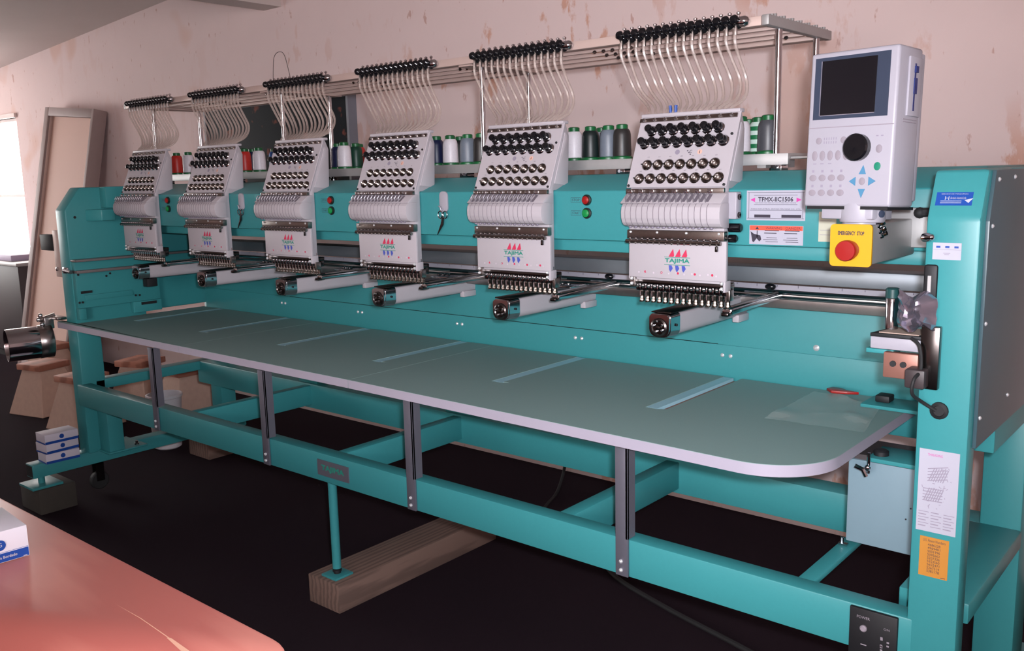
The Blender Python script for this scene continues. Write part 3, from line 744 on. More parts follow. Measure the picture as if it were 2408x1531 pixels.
# bulging lever cover
cv = [(.008, 1.128), (-.018, 1.1295), (-.027, 1.127), (-.0325, 1.121), (-.0345, 1.110), (-.034, 1.098), (-.030, 1.088), (-.024, 1.082), (-.015, 1.079), (.008, 1.078)]
b = BM(); prism(b, cv, -.114, .118, 'x', .0012); lc = part('lever_cover', b, WHITE, hd)
b = BM()
for k in range(15):
    x = -.1035 + k * .0138
    tube(b, [(x, p[0] - .0005, p[1]) for p in cv[1:9]], .0007, 4)
th = part('thread_lines', b, THREADM, lc); th['kind'] = 'stuff'
b = BM()
for k in range(15):
    x = -.1035 + k * .0138; sphere(b, (x, -.013, 1.0775), .0032, 6, 1.4, 1, .7)
th = part('cover_notches', b, INKG, lc); th['kind'] = 'stuff'
# chrome guide rail above the front cover
b = BM(); box(b, -.1165, .114, -.006, .010, 1.052, 1.071, .001); cr = part('thread_rail', b, GUN, hd)
b = BM(); cyl(b, (-.118, -.007, 1.0465), (.108, -.007, 1.0465), .0045, 10); part('rail_rod', b, GUN, cr)
pin = mesh('rail_pin', sphere(BM(), (0, 0, 0), .0034, 8, 1.1, 1, .8), CHROME)
for k in range(15): link('rail_pin', pin, cr, Vector((-.107 + k * .0148, -.008, 1.0535)) - wloc(cr))
pin2 = mesh('rod_eye', sphere(BM(), (0, 0, 0), .0024, 6), SATIN)
for k in range(15): link('rod_eye', pin2, cr, Vector((-.107 + k * .0148, -.0105, 1.0435)) - wloc(cr))
for x in (-.107, -.041, .029, .103):
    b = BM(); lathe(b, ((.0028, 0), (.0026, .002), (.001, .003)), (x, -.006, 1.0665), -YD, 8); part('screw', b, SCREWM, cr)
# front cover with its printed logo
b = BM(); box(b, -.115, .116, 0, .009, .968, 1.051, .002); fc = part('front_cover', b, WHITE, hd)
b = BM(); yl = -.0006
text_into(b, 'TAJIMA', (.004, yl, 1.0065), XD, ZD, .058, .0105, .0, .0006); 
for z in (1.0145, .9985): plate(b, (.004, yl, z), XD, ZD, .062, .0011)
lg = part('logo_lettering', b, INKGRN, fc, 'green brand lettering between two lines')
b = BM()
for k in range(3):
    x = -.0085 + k * .0155; poly(b, ((x - .008, yl, 1.0155), (x + .004, yl, 1.0155), (x + .0055, yl, 1.019), (x + .003, yl, 1.0325), (x - .003, yl, 1.024)))
part('logo_sail', b, INKRED, fc, 'three red sails above the lettering')
b = BM()
for k in range(3):
    x = -.012 + k * .0155; poly(b, ((x - .004, yl, .9975), (x - .003, yl, .988), (x, yl, .983), (x + .006, yl, .991), (x + .003, yl, .9975)))
part('logo_sail', b, INKBLU, fc, 'three blue sails below the lettering')
ho = mesh('thread_hole', lathe(BM(), ((.0026, 0), (.0026, .0006), (.0015, .0006), (.0014, .0002)), (0, 0, 0), -YD, 10), INKRED)
for k in range(5): link('thread_hole', ho, fc, Vector((-.074 + k * .040, 0, .981)) - wloc(fc))
b = BM()
for k in range(11): plate(b, (-.09 + k * .0185, yl, .9795 + .002 * (k % 2)), XD, ZD, .0035, .0035)
part('cover_marks', b, mat('faint_grey_print', (196, 184, 194), .7), fc)
b = BM(); box(b, .096, .101, -.010, -.004, 1.030, 1.041, .001); part('rail_lever', b, DARKCH, cr)
for x in (-.108, .108):
    b = BM(); box(b, x - (.006 if x < 0 else -.001), x + .007, .001, .026, .946, .970, .002); eb = part('end_bracket', b, WHITE if x > 0 else SATIN, hd)
    for z in (.965, .954): b = BM(); sphere(b, (x, -.001, z), .004, 8); part('screw', b, SCREWM, eb)
b = BM(); box(b, .112, .120, .012, .030, .928, .950, .001); part('side_clamp', b, SATIN, hd)
b = BM(); box(b, -.112, .112, .012, .05, .952, .963, .002); box(b, -.108, .110, .036, .05, .934, .955, .001); part('needle_rail', b, DARKCH, hd)
# needle bars and presser feet
b = BM(); cyl(b, (0, 0, .030), (0, 0, -.022), .0024, 8); box(b, -.0058, .0058, -.009, .006, -.010, .010, .0015); sphere(b, (0, -.0115, .002), .0050, 8); box(b, -.003, .003, -.008, .0, .010, .017); nb = mesh('needle_bar', b, CHROME)
b = BM(); lathe(b, ((.0056, 0), (.0058, .004), (.0046, .006), (.0046, .016), (.0060, .018), (.0060, .024)), (0, 0, -.036), ZD, 8); box(b, -.0035, .0045, -.008, .002, -.038, -.035, .0008); pf = mesh('presser_foot', b, FOOTM)
for k in range(15):
    x = -.103 + k * .0148
    o = link('needle_bar', nb, hd, Vector((x, .026, .9465)) - wloc(hd))
    link('presser_foot', pf, hd, Vector((x + .003, .030, .9485)) - wloc(hd))
# tubes from the thread stand into the head
for k in range(15):
    u = k / 14; xt = -.2075 + .280 * u; xb = -.117 + .198 * u
    j = random.uniform(-.004, .004); bow = -.006 + .022 * u
    pts = smooth_path([(xt, .112, 1.482), (xt, .112, 1.455), (xt + .006 + j * .5, .122, 1.425), (xt * .70 + xb * .30 + bow + j, .138, 1.376), (xt * .22 + xb * .78 + bow * .9, .118, 1.341), (xb, .088, 1.322), (xb, .084, 1.312)], 5)
    b = BM(); tube(b, pts, .0037, 6); part('thread_tube', b, TUBE, hd)
heads = [hd]
for i in range(1, 6): heads.append(copy_tree(hd))
hlab = ('leftmost white sewing head, next to the teal left end frame', 'second white sewing head from the left, between a lamp pair and a pair of scissors',
        'third white sewing head from the left, in front of the dark board', 'fourth white sewing head from the left, left of the hanging scissors',
        'fifth white sewing head from the left, beside the large red and green lamps', 'rightmost and largest-looking white sewing head, beside the model plate')
for i, h in enumerate(heads):
    h.location = (i * .45, .05, .905); h['label'] = hlab[i]
for k_ in (0,):
    HX = 2.25; h5 = heads[5]
    b = BM(); box(b, HX + .104, HX + .134, .006, .028, 1.096, 1.150, .002); sp2 = part('side_bracket', b, WHITE2, h5)
    for yz_ in ((.017, 1.140), (.017, 1.104)):
        b = BM(); lathe(b, ((.006, 0), (.006, .003), (.003, .003), (.003, .001)), (HX + .134, *yz_), XD, 10); part('bracket_bolt', b, DARKCH, sp2)
    b = BM(); lathe(b, ((.009, 0), (.009, .024), (.007, .026)), (HX + .114, .018, 1.078), XD, 12); part('side_knob', b, BLACK, h5)
    b = BM(); lathe(b, ((.008, 0), (.008, .014), (.005, .017)), (HX + .114, .018, 1.056), XD, 12); part('side_knob', b, BLACK, h5)
b = BM()
for dx in (-.006, .006): tube(b, [(2.25 - .056 + dx, .084, 1.314), (2.25 - .056 + dx * 1.2, .083, 1.334)], .0033, 8)
part('tube_clip', b, BLUEP, heads[5], 'two dark blue clips on the tube ends')

# ------------------------------------------------------------------ thread stand
ts = thing('thread_stand', (1.1, .3, 1.19), 'overhead rail on chrome poles with six rows of black thread guides', 'thread stand')
b = BM(); box(b, -.27, 2.37, .130, .156, 1.484, 1.503, .001); part('front_bar', b, ALUP, ts)
for y in (.205, .275, .345): b = BM(); box(b, -.27, 2.37, y, y + .012, 1.484, 1.492, .001); part('guide_bar', b, ALUP, ts)
b = BM(); box(b, -.27, 2.37, .43, .465, 1.484, 1.494, .001); part('rear_bar', b, ALUP, ts)
for x in (2.37, -.285):
    b = BM(); box(b, x, x + .016, .132, .470, 1.484, 1.505, .002); part('end_cap', b, ALU, ts)
    if x > 0:
        b = BM()
        for k in range(22): box(b, x + .004, x + .010, .15 + k * .0145, .156 + k * .0145, 1.505, 1.508 + .002 * (k % 3))
        o = part('cap_teeth', b, ALU, ts)
for x in (1.53, .63, -.207):
    b = BM(); prism(b, ((x - .02, .14), (x + .02, .14), (x + .045, .25), (x + .02, .45), (x - .02, .45), (x - .045, .25)), 1.480, 1.484, 'z'); part('cross_plate', b, ALUP, ts)
for x in (2.374, 1.53, .63, -.207):
    for y in (.21, .41):
        b = BM(); cyl(b, (x, y, 1.19), (x, y, 1.484), .0072, 12); po = part('pole', b, CHROME, ts)
        b = BM(); lathe(b, ((.014, 0), (.014, .005), (.010, .008), (.010, .016)), (x, y, 1.19), ZD, 12); part('pole_socket', b, DARKCH, po)
gm = mesh('thread_guide', lathe(BM(), ((.0045, -.008), (.0105, -.006), (.0115, 0), (.0085, .006), (.0062, .008), (.0062, .012), (.0092, .014), (.0098, .020), (.006, .025), (.001, .026)), (0, 0, 0), (0, -.95, .3), 12), BLACK)
gp = mesh('guide_pin', lathe(BM(), ((.002, 0), (.002, .013), (.0045, .0145), (.0045, .018), (.001, .02)), (0, .0, .0), ZD, 8), CHROME)
gn = mesh('guide_nipple', lathe(BM(), ((.0036, -.020), (.0042, -.008), (.002, 0)), (0, .0, 0), ZD, 8), SATIN)
ey = mesh('thread_eye', sphere(BM(), (0, 0, 0), .0048, 6, 1.2, .8, .9), DARKCH)
for i in range(6):
    for k in range(15):
        x = i * .45 - .2075 + .280 * k / 14
        o = link('thread_guide', gm, ts, Vector((x, .122, 1.493)) - wloc(ts)); link('guide_pin', gp, o, (0, .004, .004)); link('guide_nipple', gn, o, (0, -.008, -.004))
        bar = k % 3; j = k // 3
        xx = i * .45 - .33 + .125 * 1.0 * (j / 5) + .02 * bar + .20
        xe = i * .45 + .105 + j * .026 - .012 * bar
        if -.26 < xe < 2.35: link('thread_eye', ey, ts, Vector((i * .45 + .105 + j * .026 - .012 * bar, .205 + .07 * bar - .001, 1.484)) - wloc(ts))
for i in range(6):
    b = BM(); lathe(b, ((.004, -.02), (.010, -.016), (.011, 0), (.008, .006), (.001, .010)), (i * .45 + .090, .120, 1.495), XD, 12); part('row_end_cap', b, CHROME, ts)
# cone shelf
b = BM(); prism(b, ((.188, 1.202), (.188, 1.226), (.52, 1.226), (.52, 1.218), (.2, 1.216), (.2, 1.202)), -.25, 2.41, 'x', .0006); part('cone_shelf', b, ALU, ts)
for x in (-.12, .36, .74, 1.12, 1.47, 1.99, 2.385):
    b = BM(); box(b, x - .012, x + .012, .185, .22, 1.190, 1.202, .001); cyl(b, (x, .186, 1.197), (x, .180, 1.197), .004, 8); part('shelf_foot', b, CHROME, ts)
b = BM(); box(b, 2.41, 2.45, .20, .35, 1.214, 1.219, .001); box(b, 2.34, 2.36, .19, .34, 1.196, 1.214); part('end_plate', b, ALU, ts)
# little wire hook standing up from the rail
b = BM(); tube(b, smooth_path([(.60, .2, 1.49), (.607, .2, 1.56), (.618, .2, 1.60), (.645, .2, 1.612), (.672, .2, 1.60), (.69, .2, 1.55), (.705, .2, 1.495)], 6), .0011, 5)
part('wire_loop', b, WIREM, ts, 'thin bent wire loop standing above the rail')

# ------------------------------------------------------------------ thread cones
CG = dict(white='white', black='black', grey='light grey', slate='slate grey', dark='very dark brown', navy='navy blue', green='dark green', red='red', blue='blue', charcoal='charcoal', striped='green and white striped')
gaps = (('between the first and second sewing heads', ((-.132, .25, 'red'), (-.047, .25, 'white'))),
        ('between the second and third sewing heads', ((.333, .25, 'red'), (.302, .305, 'navy'), (.42, .25, 'white'), (.34, .375, 'blue'))),
        ('between the third and fourth sewing heads', ((.795, .30, 'navy'), (.889, .25, 'white'), (.826, .352, 'green'), (.775, .41, 'red'))),
        ('between the fourth and fifth sewing heads', ((1.307, .25, 'navy'), (1.363, .25, 'white'), (1.317, .34, 'black'), (1.432, .25, 'slate'), (1.483, .25, 'dark'))),
        ('between the fifth and sixth sewing heads', ((1.806, .25, 'white'), (1.858, .25, 'black'), (1.83, .34, 'grey'), (1.906, .26, 'slate'), (1.953, .25, 'dark'))),
        ('right of the sixth sewing head', ((2.272, .245, 'white'), (2.232, .37, 'navy'), (2.285, .31, 'striped'), (2.336, .25, 'charcoal'))))
wrap = lathe(BM(), ((.0225, 0), (.0232, .004), (.0218, .052), (.0200, .061), (.0160, .0665)), (0, 0, .007), ZD, 20)
wraps = {}
bs = mesh('cone_base', lathe(BM(), ((.0258, 0), (.0258, .005), (.022, .008)), (0, 0, 0), ZD, 18), CONEG)
tp_ = mesh('cone_top', lathe(BM(), ((.0125, .0725), (.0145, .0735), (.0145, .083), (.011, .085), (.008, .082), (.0005, .082)), (0, 0, 0), ZD, 16), CONEG)
basew = mesh('thread_wrap', wrap, None)
for where, lst in gaps:
    for x, y, c in lst:
        t = thing('thread_cone', (x, y, 1.2262), '%s thread cone on the shelf %s' % (CG[c], where), 'thread cone', 'thread cones on the shelf')
        if c not in wraps:
            me = basew.copy(); me.materials.clear(); me.materials.append(THREADC[c]); wraps[c] = me
        link('thread_wrap', wraps[c], t, (0, 0, 0)); link('spool_base', bs, t, (0, 0, 0)); link('spool_top', tp_, t, (0, 0, 0))

# ------------------------------------------------------------------ control panel
pc = Vector((2.680, -.2, 1.254)); yaw, tilt = -.1675, .0494
ux = Vector((math.cos(yaw), math.sin(yaw), 0)); n0 = Vector((-math.sin(yaw), math.cos(yaw), 0))
uz = (ZD * math.cos(tilt) + n0 * math.sin(tilt)).normalized(); un = ux.cross(uz).normalized()   # towards the viewer
MP = Matrix(((ux.x, -un.x, uz.x, pc.x), (ux.y, -un.y, uz.y, pc.y), (ux.z, -un.z, uz.z, pc.z), (0, 0, 0, 1)))
def pp(x, z, h=0.0): return pc + ux * x + uz * z + un * h
cp = thing('control_panel', pc - ZD * .12, 'white upright control panel with dark screen, dial and blue arrow keys', 'control panel')
PW, PH = .1505, .247
b = BM(); box(b, -PW / 2, PW / 2, 0, .075, -PH / 2, PH / 2, .005, 3, M=MP); part('housing', b, WHITE2, cp)
b = BM(); box(b, -PW / 2 + .004, PW / 2 - .004, .074, .092, -PH / 2 + .01, PH / 2 - .006, .003, M=MP); part('rear_housing', b, WHITE2, cp)
b = BM(); slab(b, pp(-.002, .066, -.0005), ux, uz, .128, .098, .0014); bz = part('bezel', b, BEZEL, cp)
b = BM(); slab(b, pp(-.006, .0665, .0005), ux, uz, .094, .086, .0012); part('screen', b, SCREEN, bz, 'dark glossy screen')
b = BM(); plate(b, pp(-.054, .0665, .0018), ux, uz, .001, .086); plate(b, pp(-.006, .0230, .0018), ux, uz, .094, .001); part('screen_edge', b, KEYG, bz)
b = BM(); slab(b, pp(0, .004, -.0004), ux, uz, PW - .004, .0014, .0008); part('panel_groove', b, KEYG, cp)
b = BM(); lathe(b, ((.0215, 0), (.0215, .010), (.019, .0125), (.006, .0125), (.0005, .0118)), pp(.017, -.030), un, 24); part('dial', b, BLACK, cp)
def key(x, z, w_, h_, m_, name='key'):
    b = BM(); lathe(b, ((1, 0), (1, 1), (.8, 1.4)), (0, 0, 0), ZD, 14)
    for v in b.verts: v.co = pp(x + v.co.x * w_ / 2, z + v.co.y * h_ / 2, v.co.z * .0008)
    return part(name, b, m_, cp)
for x, z in ((-.053, -.017), (-.009, -.017)): key(x, z, .010, .011, KEYG)
for k in range(5): key(-.059 + k * .0139, -.041, .0095, .016, KEYG)
for r_ in range(2):
    for k in range(4): key(-.060 + k * .0168, -.077 - r_ * .024, .0125, .0105, KEYG)
key(.052, -.033, .010, .013, KEYG); key(.051, -.060, .011, .013, mat('green_key', (24, 122, 96), .5)); key(.027, -.083, .010, .012, KEYG)
for dx, dz, sh in ((0, .018, ((-.006, -.007), (.006, -.007), (.001, .007))), (0, -.019, ((-.006, .007), (.006, .007), (0, -.007))), (-.016, 0, ((.005, -.007), (.005, .007), (-.006, 0))), (.016, 0, ((-.005, -.007), (-.005, .007), (.007, 0)))):
    b = BM(); prism(b, sh, 0, .001, 'z')
    for v in b.verts: v.co = pp(.027 + dx + v.co.x, -.083 + dz + v.co.y, v.co.z)
    part('arrow_key', b, KEYB, cp)
b = BM()
for k in range(6):
    for j in range(2): plate(b, pp(-.043 + k * .0042, -.014 - j * .006, .0004), ux, uz, .0014, .004)
for k in range(4):
    for z in (-.066, -.090): plate(b, pp(-.060 + k * .0168, z, .0004), ux, uz, .004, .004)
for x in (-.058, -.045, -.031): plate(b, pp(x, -.054, .0004), ux, uz, .006, .0012)
for x in (.048, .056): plate(b, pp(x, -.013, .0004), ux, uz, .004, .0016)
part('panel_print', b, INKG, cp)['kind'] = 'stuff'
# floppy drive on the right side
b = BM(); box(b, PW / 2 - .001, PW / 2 + .003, .030, .070, .018, .108, .001, M=MP); fd = part('disk_drive', b, WHITE2, cp)
b = BM(); box(b, PW / 2 + .003, PW / 2 + .0036, .045, .049, .026, .098, M=MP); box(b, PW / 2 + .003, PW / 2 + .005, .044, .052, .052, .076, M=MP); box(b, PW / 2 + .003, PW / 2 + .006, .044, .052, .084, .094, M=MP); part('drive_slot', b, mat('navy_plastic', (26, 40, 96), .4), fd)
for z in (.008, .012): b = BM(); box(b, PW / 2 - .001, PW / 2 + .001, .022, .065, z, z + .0012, M=MP); part('vent_line', b, KEYG, cp)
# neck
b = BM(); lathe(b, ((.034, 0), (.036, .006), (.036, .030)), pc - uz * (PH / 2 + .026) + n0 * .035 + ux * .012, uz, 20); nk = part('swivel_neck', b, WHITE2, cp)
b = BM(); box(b, -.045, .045, .006, .07, -PH / 2 - .020, -PH / 2 + .002, .003, M=MP); part('neck_plate', b, WHITE2, cp)
b = BM(); box(b, -PW / 2 + .006, PW / 2 - .004, .002, .085, -PH / 2 - .004, -PH / 2 + .001, M=MP); part('underside', b, MBLACK, cp)
b = BM(); lathe(b, ((.006, 0), (.006, .003), (.002, .004)), pc - uz * (PH / 2 + .012) + n0 * .03 + ux * .046, ux - n0 * .4, 10); part('neck_bolt', b, BEZEL, cp)

# ------------------------------------------------------------------ emergency stop box on its arm
es = thing('emergency_stop', (2.69, -.1, 1.03), 'yellow emergency stop plate with red button on a grey steel arm', 'stop button')
b = BM(); box(b, 2.658, 2.720, -.196, .031, 1.037, 1.101, .003); box(b, 2.668, 2.799, .010, .031, 1.05, 1.12, .002); part('steel_arm', b, ALU, es)
b = BM(); prism(b, round_rect(2.655, 2.7225, 1.034, 1.1025, .006, .006), -.2005, -.196, 'y'); yp = part('yellow_plate', b, YELLOW, es)
b = BM(); lathe(b, ((.0150, 0), (.0150, .008), (.0165, .009), (.0168, .020), (.0155, .0225), (.001, .0230)), (2.688, -.2005, 1.061), -YD, 22); part('mushroom_button', b, RED, es)
b = BM(); text_into(b, 'EMERGENCY  STOP', (2.689, -.2010, 1.088), XD, ZD, .042, .0062, 0, .00025); part('lettering', b, INK, yp)
for y, z in ((-.165, 1.10), (-.158, 1.090), (-.15, 1.082)):
    b = BM(); lathe(b, ((.006, 0), (.006, .004), (.004, .006), (.004, .012)), (2.718, y, z), Vector((1, 0, .4)), 10); part('clamp_bolt', b, CHROME, es)
b = BM(); cyl(b, (2.69, -.158, 1.098), (2.69, -.158, 1.112), .03, 18); part('arm_socket', b, WHITE2, es)
b = BM(); cyl(b, (2.735, .0, 1.112), (2.79, .004, 1.116), .008, 10); sphere(b, (2.735, .0, 1.112), .010, 10); part('cable_gland', b, RUBBER, es)

# ------------------------------------------------------------------ bobbin winder on the right column
bw = thing('bobbin_winder', (2.76, -.14, .85), 'small bobbin winding unit bracketed to the right column above the worktable', 'bobbin winder')
b = BM(); box(b, 2.784, 2.812, -.205, -.192, .835, .935, .002); part('back_plate', b, DARKCH, bw)
b = BM(); prism(b, ((2.700, -.185), (2.782, -.185), (2.782, -.115), (2.716, -.115)), .888, .908, 'z', .002); wbx = part('white_box', b, WHITE2, bw)
b = BM(); prism(b, ((2.700, -.187), (2.784, -.187), (2.784, -.113), (2.714, -.113)), .908, .914, 'z', .001); part('black_rim', b, MBLACK, wbx)
b = BM(); prism(b, ((2.712, -.18), (2.774, -.18), (2.774, -.122), (2.720, -.122)), .914, .9155, 'z'); part('felt_pad', b, mat('pinkish_felt', (176, 152, 140), .9), wbx)
b = BM(); box(b, 2.690, 2.735, -.175, -.13, .878, .886, .002); box(b, 2.722, 2.732, -.175, -.13, .856, .886, .002); part('teal_bracket', b, TEAL, bw)
b = BM(); box(b, 2.722, 2.776, -.185, -.17, .842, .884, .002); cpl = part('copper_plate', b, BROWNM, bw)
for x in (2.738, 2.754):
    b = BM(); lathe(b, ((.005, 0), (.005, .003), (.002, .003)), (x, -.185, .866), -YD, 10); part('bolt', b, MBLACK, cpl)
b = BM(); box(b, 2.768, 2.798, -.225, -.192, .838, .868, .003); part('motor_block', b, mat('dark_brown_plastic', (54, 44, 46), .5), bw)
b = BM(); lathe(b, ((.0105, 0), (.0105, .05), (.0095, .052)), (2.720, -.145, .916), ZD, 18); cl = part('chrome_cylinder', b, CHROME, bw)
b = BM(); lathe(b, ((.0112, 0), (.0112, .014), (.009, .016)), (2.720, -.145, .968), ZD, 16); part('cap', b, mat('dark_teal_cap', (30, 66, 66), .35), cl)
b = BM(); cyl(b, (2.720, -.145, .905), (2.720, -.145, .916), .006); part('spindle', b, DARKCH, cl)
bw.location += Vector((.021, 0, .012))
# crumpled foil bag
b = BM(); random.seed(11)
bmesh.ops.create_grid(b, x_segments=9, y_segments=9, size=.5)
vtx = list(b.verts); th_ = b
back = {}
for v in vtx:
    gx, gz = v.co.x, v.co.y
    e = 1 - max(abs(gx), abs(gz)) * 2
    d = .018 * min(1, max(0, e) * 2.2) + .0032 * random.uniform(-1, 1) * (e > .02) + .004 * math.sin(gx * 11 + gz * 4) * (e > .02)
    v.co = Vector((2.797 + gx * .058 + random.uniform(-.002, .002), -.2015 - d, .968 + gz * .056 + .006 * math.sin(gx * 9)))
ext = bmesh.ops.extrude_face_region(b, geom=b.faces[:])
for v in ext['geom']:
    if isinstance(v, bmesh.types.BMVert): v.co.y = -.1995
bag = single('foil_bag', b, FOIL, (2.797, -.20, .94), 'crumpled silver foil bag hanging on the bobbin winder', 'bag')
# cable from winder to the black grommet
b = BM(); tube(b, smooth_path([(2.790, -.2, .925), (2.806, -.212, .915), (2.810, -.214, .88), (2.808, -.240, .868), (2.806, -.238, .845), (2.812, -.21, .828), (2.830, -.196, .813)], 5), .0028, 8); cb = single('winder_cable', b, RUBBER, (2.80, -.2, .83), 'short black cable from bobbin winder into the column grommet', 'cable')
b = BM(); lathe(b, ((.014, 0), (.0135, .004), (.009, .007), (.008, .004), (.001, .004)), (2.834, -.19, .812), -YD, 18); part('grommet', b, RUBBER, fr, 'black rubber cable grommet')

# ------------------------------------------------------------------ table-end clamp brackets and the hanging white box
tc_ = thing('clamp_bracket', (2.72, .05, .66), 'teal flat bracket with black knob resting on the worktable end', 'bracket')
b = BM(); box(b, 2.565, 2.80, .235, .32, .6875, .695, .001); part('flat_bar', b, TEAL, tc_)
b = BM(); box(b, 2.585, 2.615, .265, .30, .695, .710, .003); part('black_knob', b, MBLACK, tc_)
tl_ = thing('lower_bracket', (2.72, .05, .64), 'lower teal bracket with black knob under the worktable end', 'bracket')
b = BM(); box(b, 2.655, 2.80, .02, .11, .640, .648, .001); part('flat_bar', b, TEAL, tl_)
b = BM(); lathe(b, ((.014, 0), (.014, .008), (.010, .011)), (2.672, .05, .648), ZD, 14); part('black_knob', b, MBLACK, tl_)
b = BM(); cyl(b, (2.662, .012, .62), (2.662, .012, .66), .003); sphere(b, (2.662, .006, .632), .006, 8); tube(b, [(2.640, .0, .634), (2.654, .004, .628), (2.660, .006, .615)], .004, 6); part('wing_screw', b, CHROME, tl_)
wb = thing('hanging_cabinet', (2.70, .06, .46), 'pale grey-blue metal box under the right end of the worktable', 'metal box')
b = BM(); box(b, 2.612, 2.798, .045, .16, .462, .632, .002); part('box_body', b, mat('pale_blue_grey_sheet', (126, 150, 162), .45, var=.02), wb)
b = BM(); box(b, 2.622, 2.798, .05, .16, .632, .642); part('dark_lid', b, MATS['dark_grey_cabinet'], wb)
for x, z in ((2.792, .555), (2.784, .532)):
    b = BM(); lathe(b, ((.0016, 0), (.0016, .001)), (x - .06, .045, z), -YD, 8); part('rivet', b, MBLACK, wb)
b = BM(); box(b, 2.600, 2.618, .036, .046, .453, .457); lathe(b, ((.004, 0), (.004, .012)), (2.606, .041, .457), ZD, 8); part('corner_bolt', b, CHROME, wb)

# ------------------------------------------------------------------ things on the worktable
b = BM(); random.seed(5)
N = 14
P0, P1, P2, P3 = Vector((2.442, .03, 0)), Vector((2.640, .045, 0)), Vector((2.600, .262, 0)), Vector((2.433, .315, 0))
vv = []
for j in range(N + 1):
    for i in range(N + 1):
        u, v = i / N, j / N; p = (P0 * (1 - u) + P1 * u) * (1 - v) + (P3 * (1 - u) + P2 * u) * v
        h = .0015 + .006 * max(0, math.sin(u * 7 + v * 5)) * max(0, math.sin(v * 9 - u * 3)) + random.uniform(0, .0018)
        vv.append(b.verts.new((p.x, p.y, TZ + h)))
for j in range(N):
    for i in range(N): b.faces.new((vv[j * (N + 1) + i], vv[j * (N + 1) + i + 1], vv[(j + 1) * (N + 1) + i + 1], vv[(j + 1) * (N + 1) + i]))
single('plastic_bag', b, CLEARB, (2.53, .16, TZ), 'clear flat plastic bag lying on the right end of the worktable', 'bag')
b = BM(); prism(b, ((2.462, .312), (2.480, .292), (2.512, .300), (2.535, .312), (2.505, .318), (2.490, .330), (2.470, .330)), TZ + .001, TZ + .007, 'z', .001)
b.verts.ensure_lookup_table()
for v in b.verts: v.co.z += .007
single('red_tag', b, RED, (2.49, .31, TZ + .007), 'small red plastic tag at the edge of the clear bag', 'tag')

# ------------------------------------------------------------------ scissors hanging on white hooks
for x, where in ((1.545, 'right of the fourth sewing head'), (.626, 'right of the second sewing head')):
    t = thing('scissors', (x, UB - .006, 1.045), 'small chrome thread scissors hanging point down %s' % where, 'scissors', 'hanging scissors')
    b = BM()
    for s_ in (-1, 1):
        tube(b, [(x + s_ * .009 + .0075 * math.cos(a * math.pi / 6), UB - .008, 1.096 + .0095 * math.sin(a * math.pi / 6)) for a in range(13)], .0017, 6)
    part('finger_rings', b, CHROME, t)
    b = BM(); prism(b, ((x - .003, 1.088), (x + .004, 1.090), (x + .001, 1.070), (x - .022, 1.043), (x - .007, 1.072)), UB - .010, UB - .006, 'y', .0004); part('blades', b, DARKCH, t)
    h = thing('hook_holder', (x, UB, 1.10), 'rounded white plastic hook stuck to the beam, holding scissors %s' % where, 'hook', 'white scissor hooks')
    b = BM(); prism(b, round_rect(x - .014, x + .015, 1.103, 1.156, .011, .010), UB - .005, UB, 'y', .001); part('hook_plate', b, WHITE2, h)
    b = BM(); tube(b, smooth_path([(x - .001, UB - .005, 1.112), (x - .001, UB - .012, 1.108), (x - .004, UB - .013, 1.116), (x - .012, UB - .009, 1.118)], 4), .002, 6); part('hook_tip', b, WHITE2, h)

# ------------------------------------------------------------------ timber under the machine, small boxes, drum
b = BM(); box(b, 1.178, 1.312, -.203, .46, 0, .084, .003); single('timber_beam', b, TIMBER, (1.245, .1, 0), 'thick weathered timber block under the centre leg of the frame', 'timber block')
b = BM(); box(b, -.335, -.17, -.385, -.25, 0, .095, .004); single('timber_block', b, mat('dark_grey_wood', (58, 53, 48), .9, var=.15, bump=.3), (-.25, -.32, 0), 'dark square wooden block under the left foot plate', 'timber block')
b = BM(); box(b, -.42, -.26, .36, .50, 0, .07, .004); single('timber_offcut', b, TIMBER, (-.34, .43, 0), 'small brown timber offcut on the carpet behind the left base tube', 'timber block')
def bobbin_box(i, z, dx, rz, label):
    t = thing('bobbin_box', (-.205 + dx, -.285, z), label, 'box', 'small white and blue boxes on the base tube')
    M = Matrix.Rotation(rz, 4, 'Z')
    if i == 0:
        b = BM(); box(b, -.040, .040, -.060, .060, 0, .0365, .001); me1 = mesh('carton', b, mat('white_carton', (205, 198, 210), .6, var=.02)); bobbin_box.m = [me1]
        b = BM(); box(b, .0402, .0408, -.0595, .0595, .0005, .010); box(b, -.0395, .0405, -.0608, -.0602, .0005, .006); bobbin_box.m.append(mesh('blue_band', b, BLUEP))
        b = BM(); lathe(b, ((.0085, 0), (.0085, .0006)), (.0402, .0, .022), XD, 14); bobbin_box.m.append(mesh('round_emblem', b, BLUEP))
    for n_, me in zip(('carton', 'blue_band', 'round_emblem'), bobbin_box.m): link(n_, me, t)
    t.rotation_euler = (0, 0, rz)
bobbin_box(0, .1855, 0, R(-3), 'small white and blue box, lowest of the three on the base tube')
bobbin_box(1, .2225, -.004, R(3), 'small white and blue box, middle of the three on the base tube')
bobbin_box(2, .2595, .002, R(-1), 'small white and blue box, topmost of the three on the base tube')
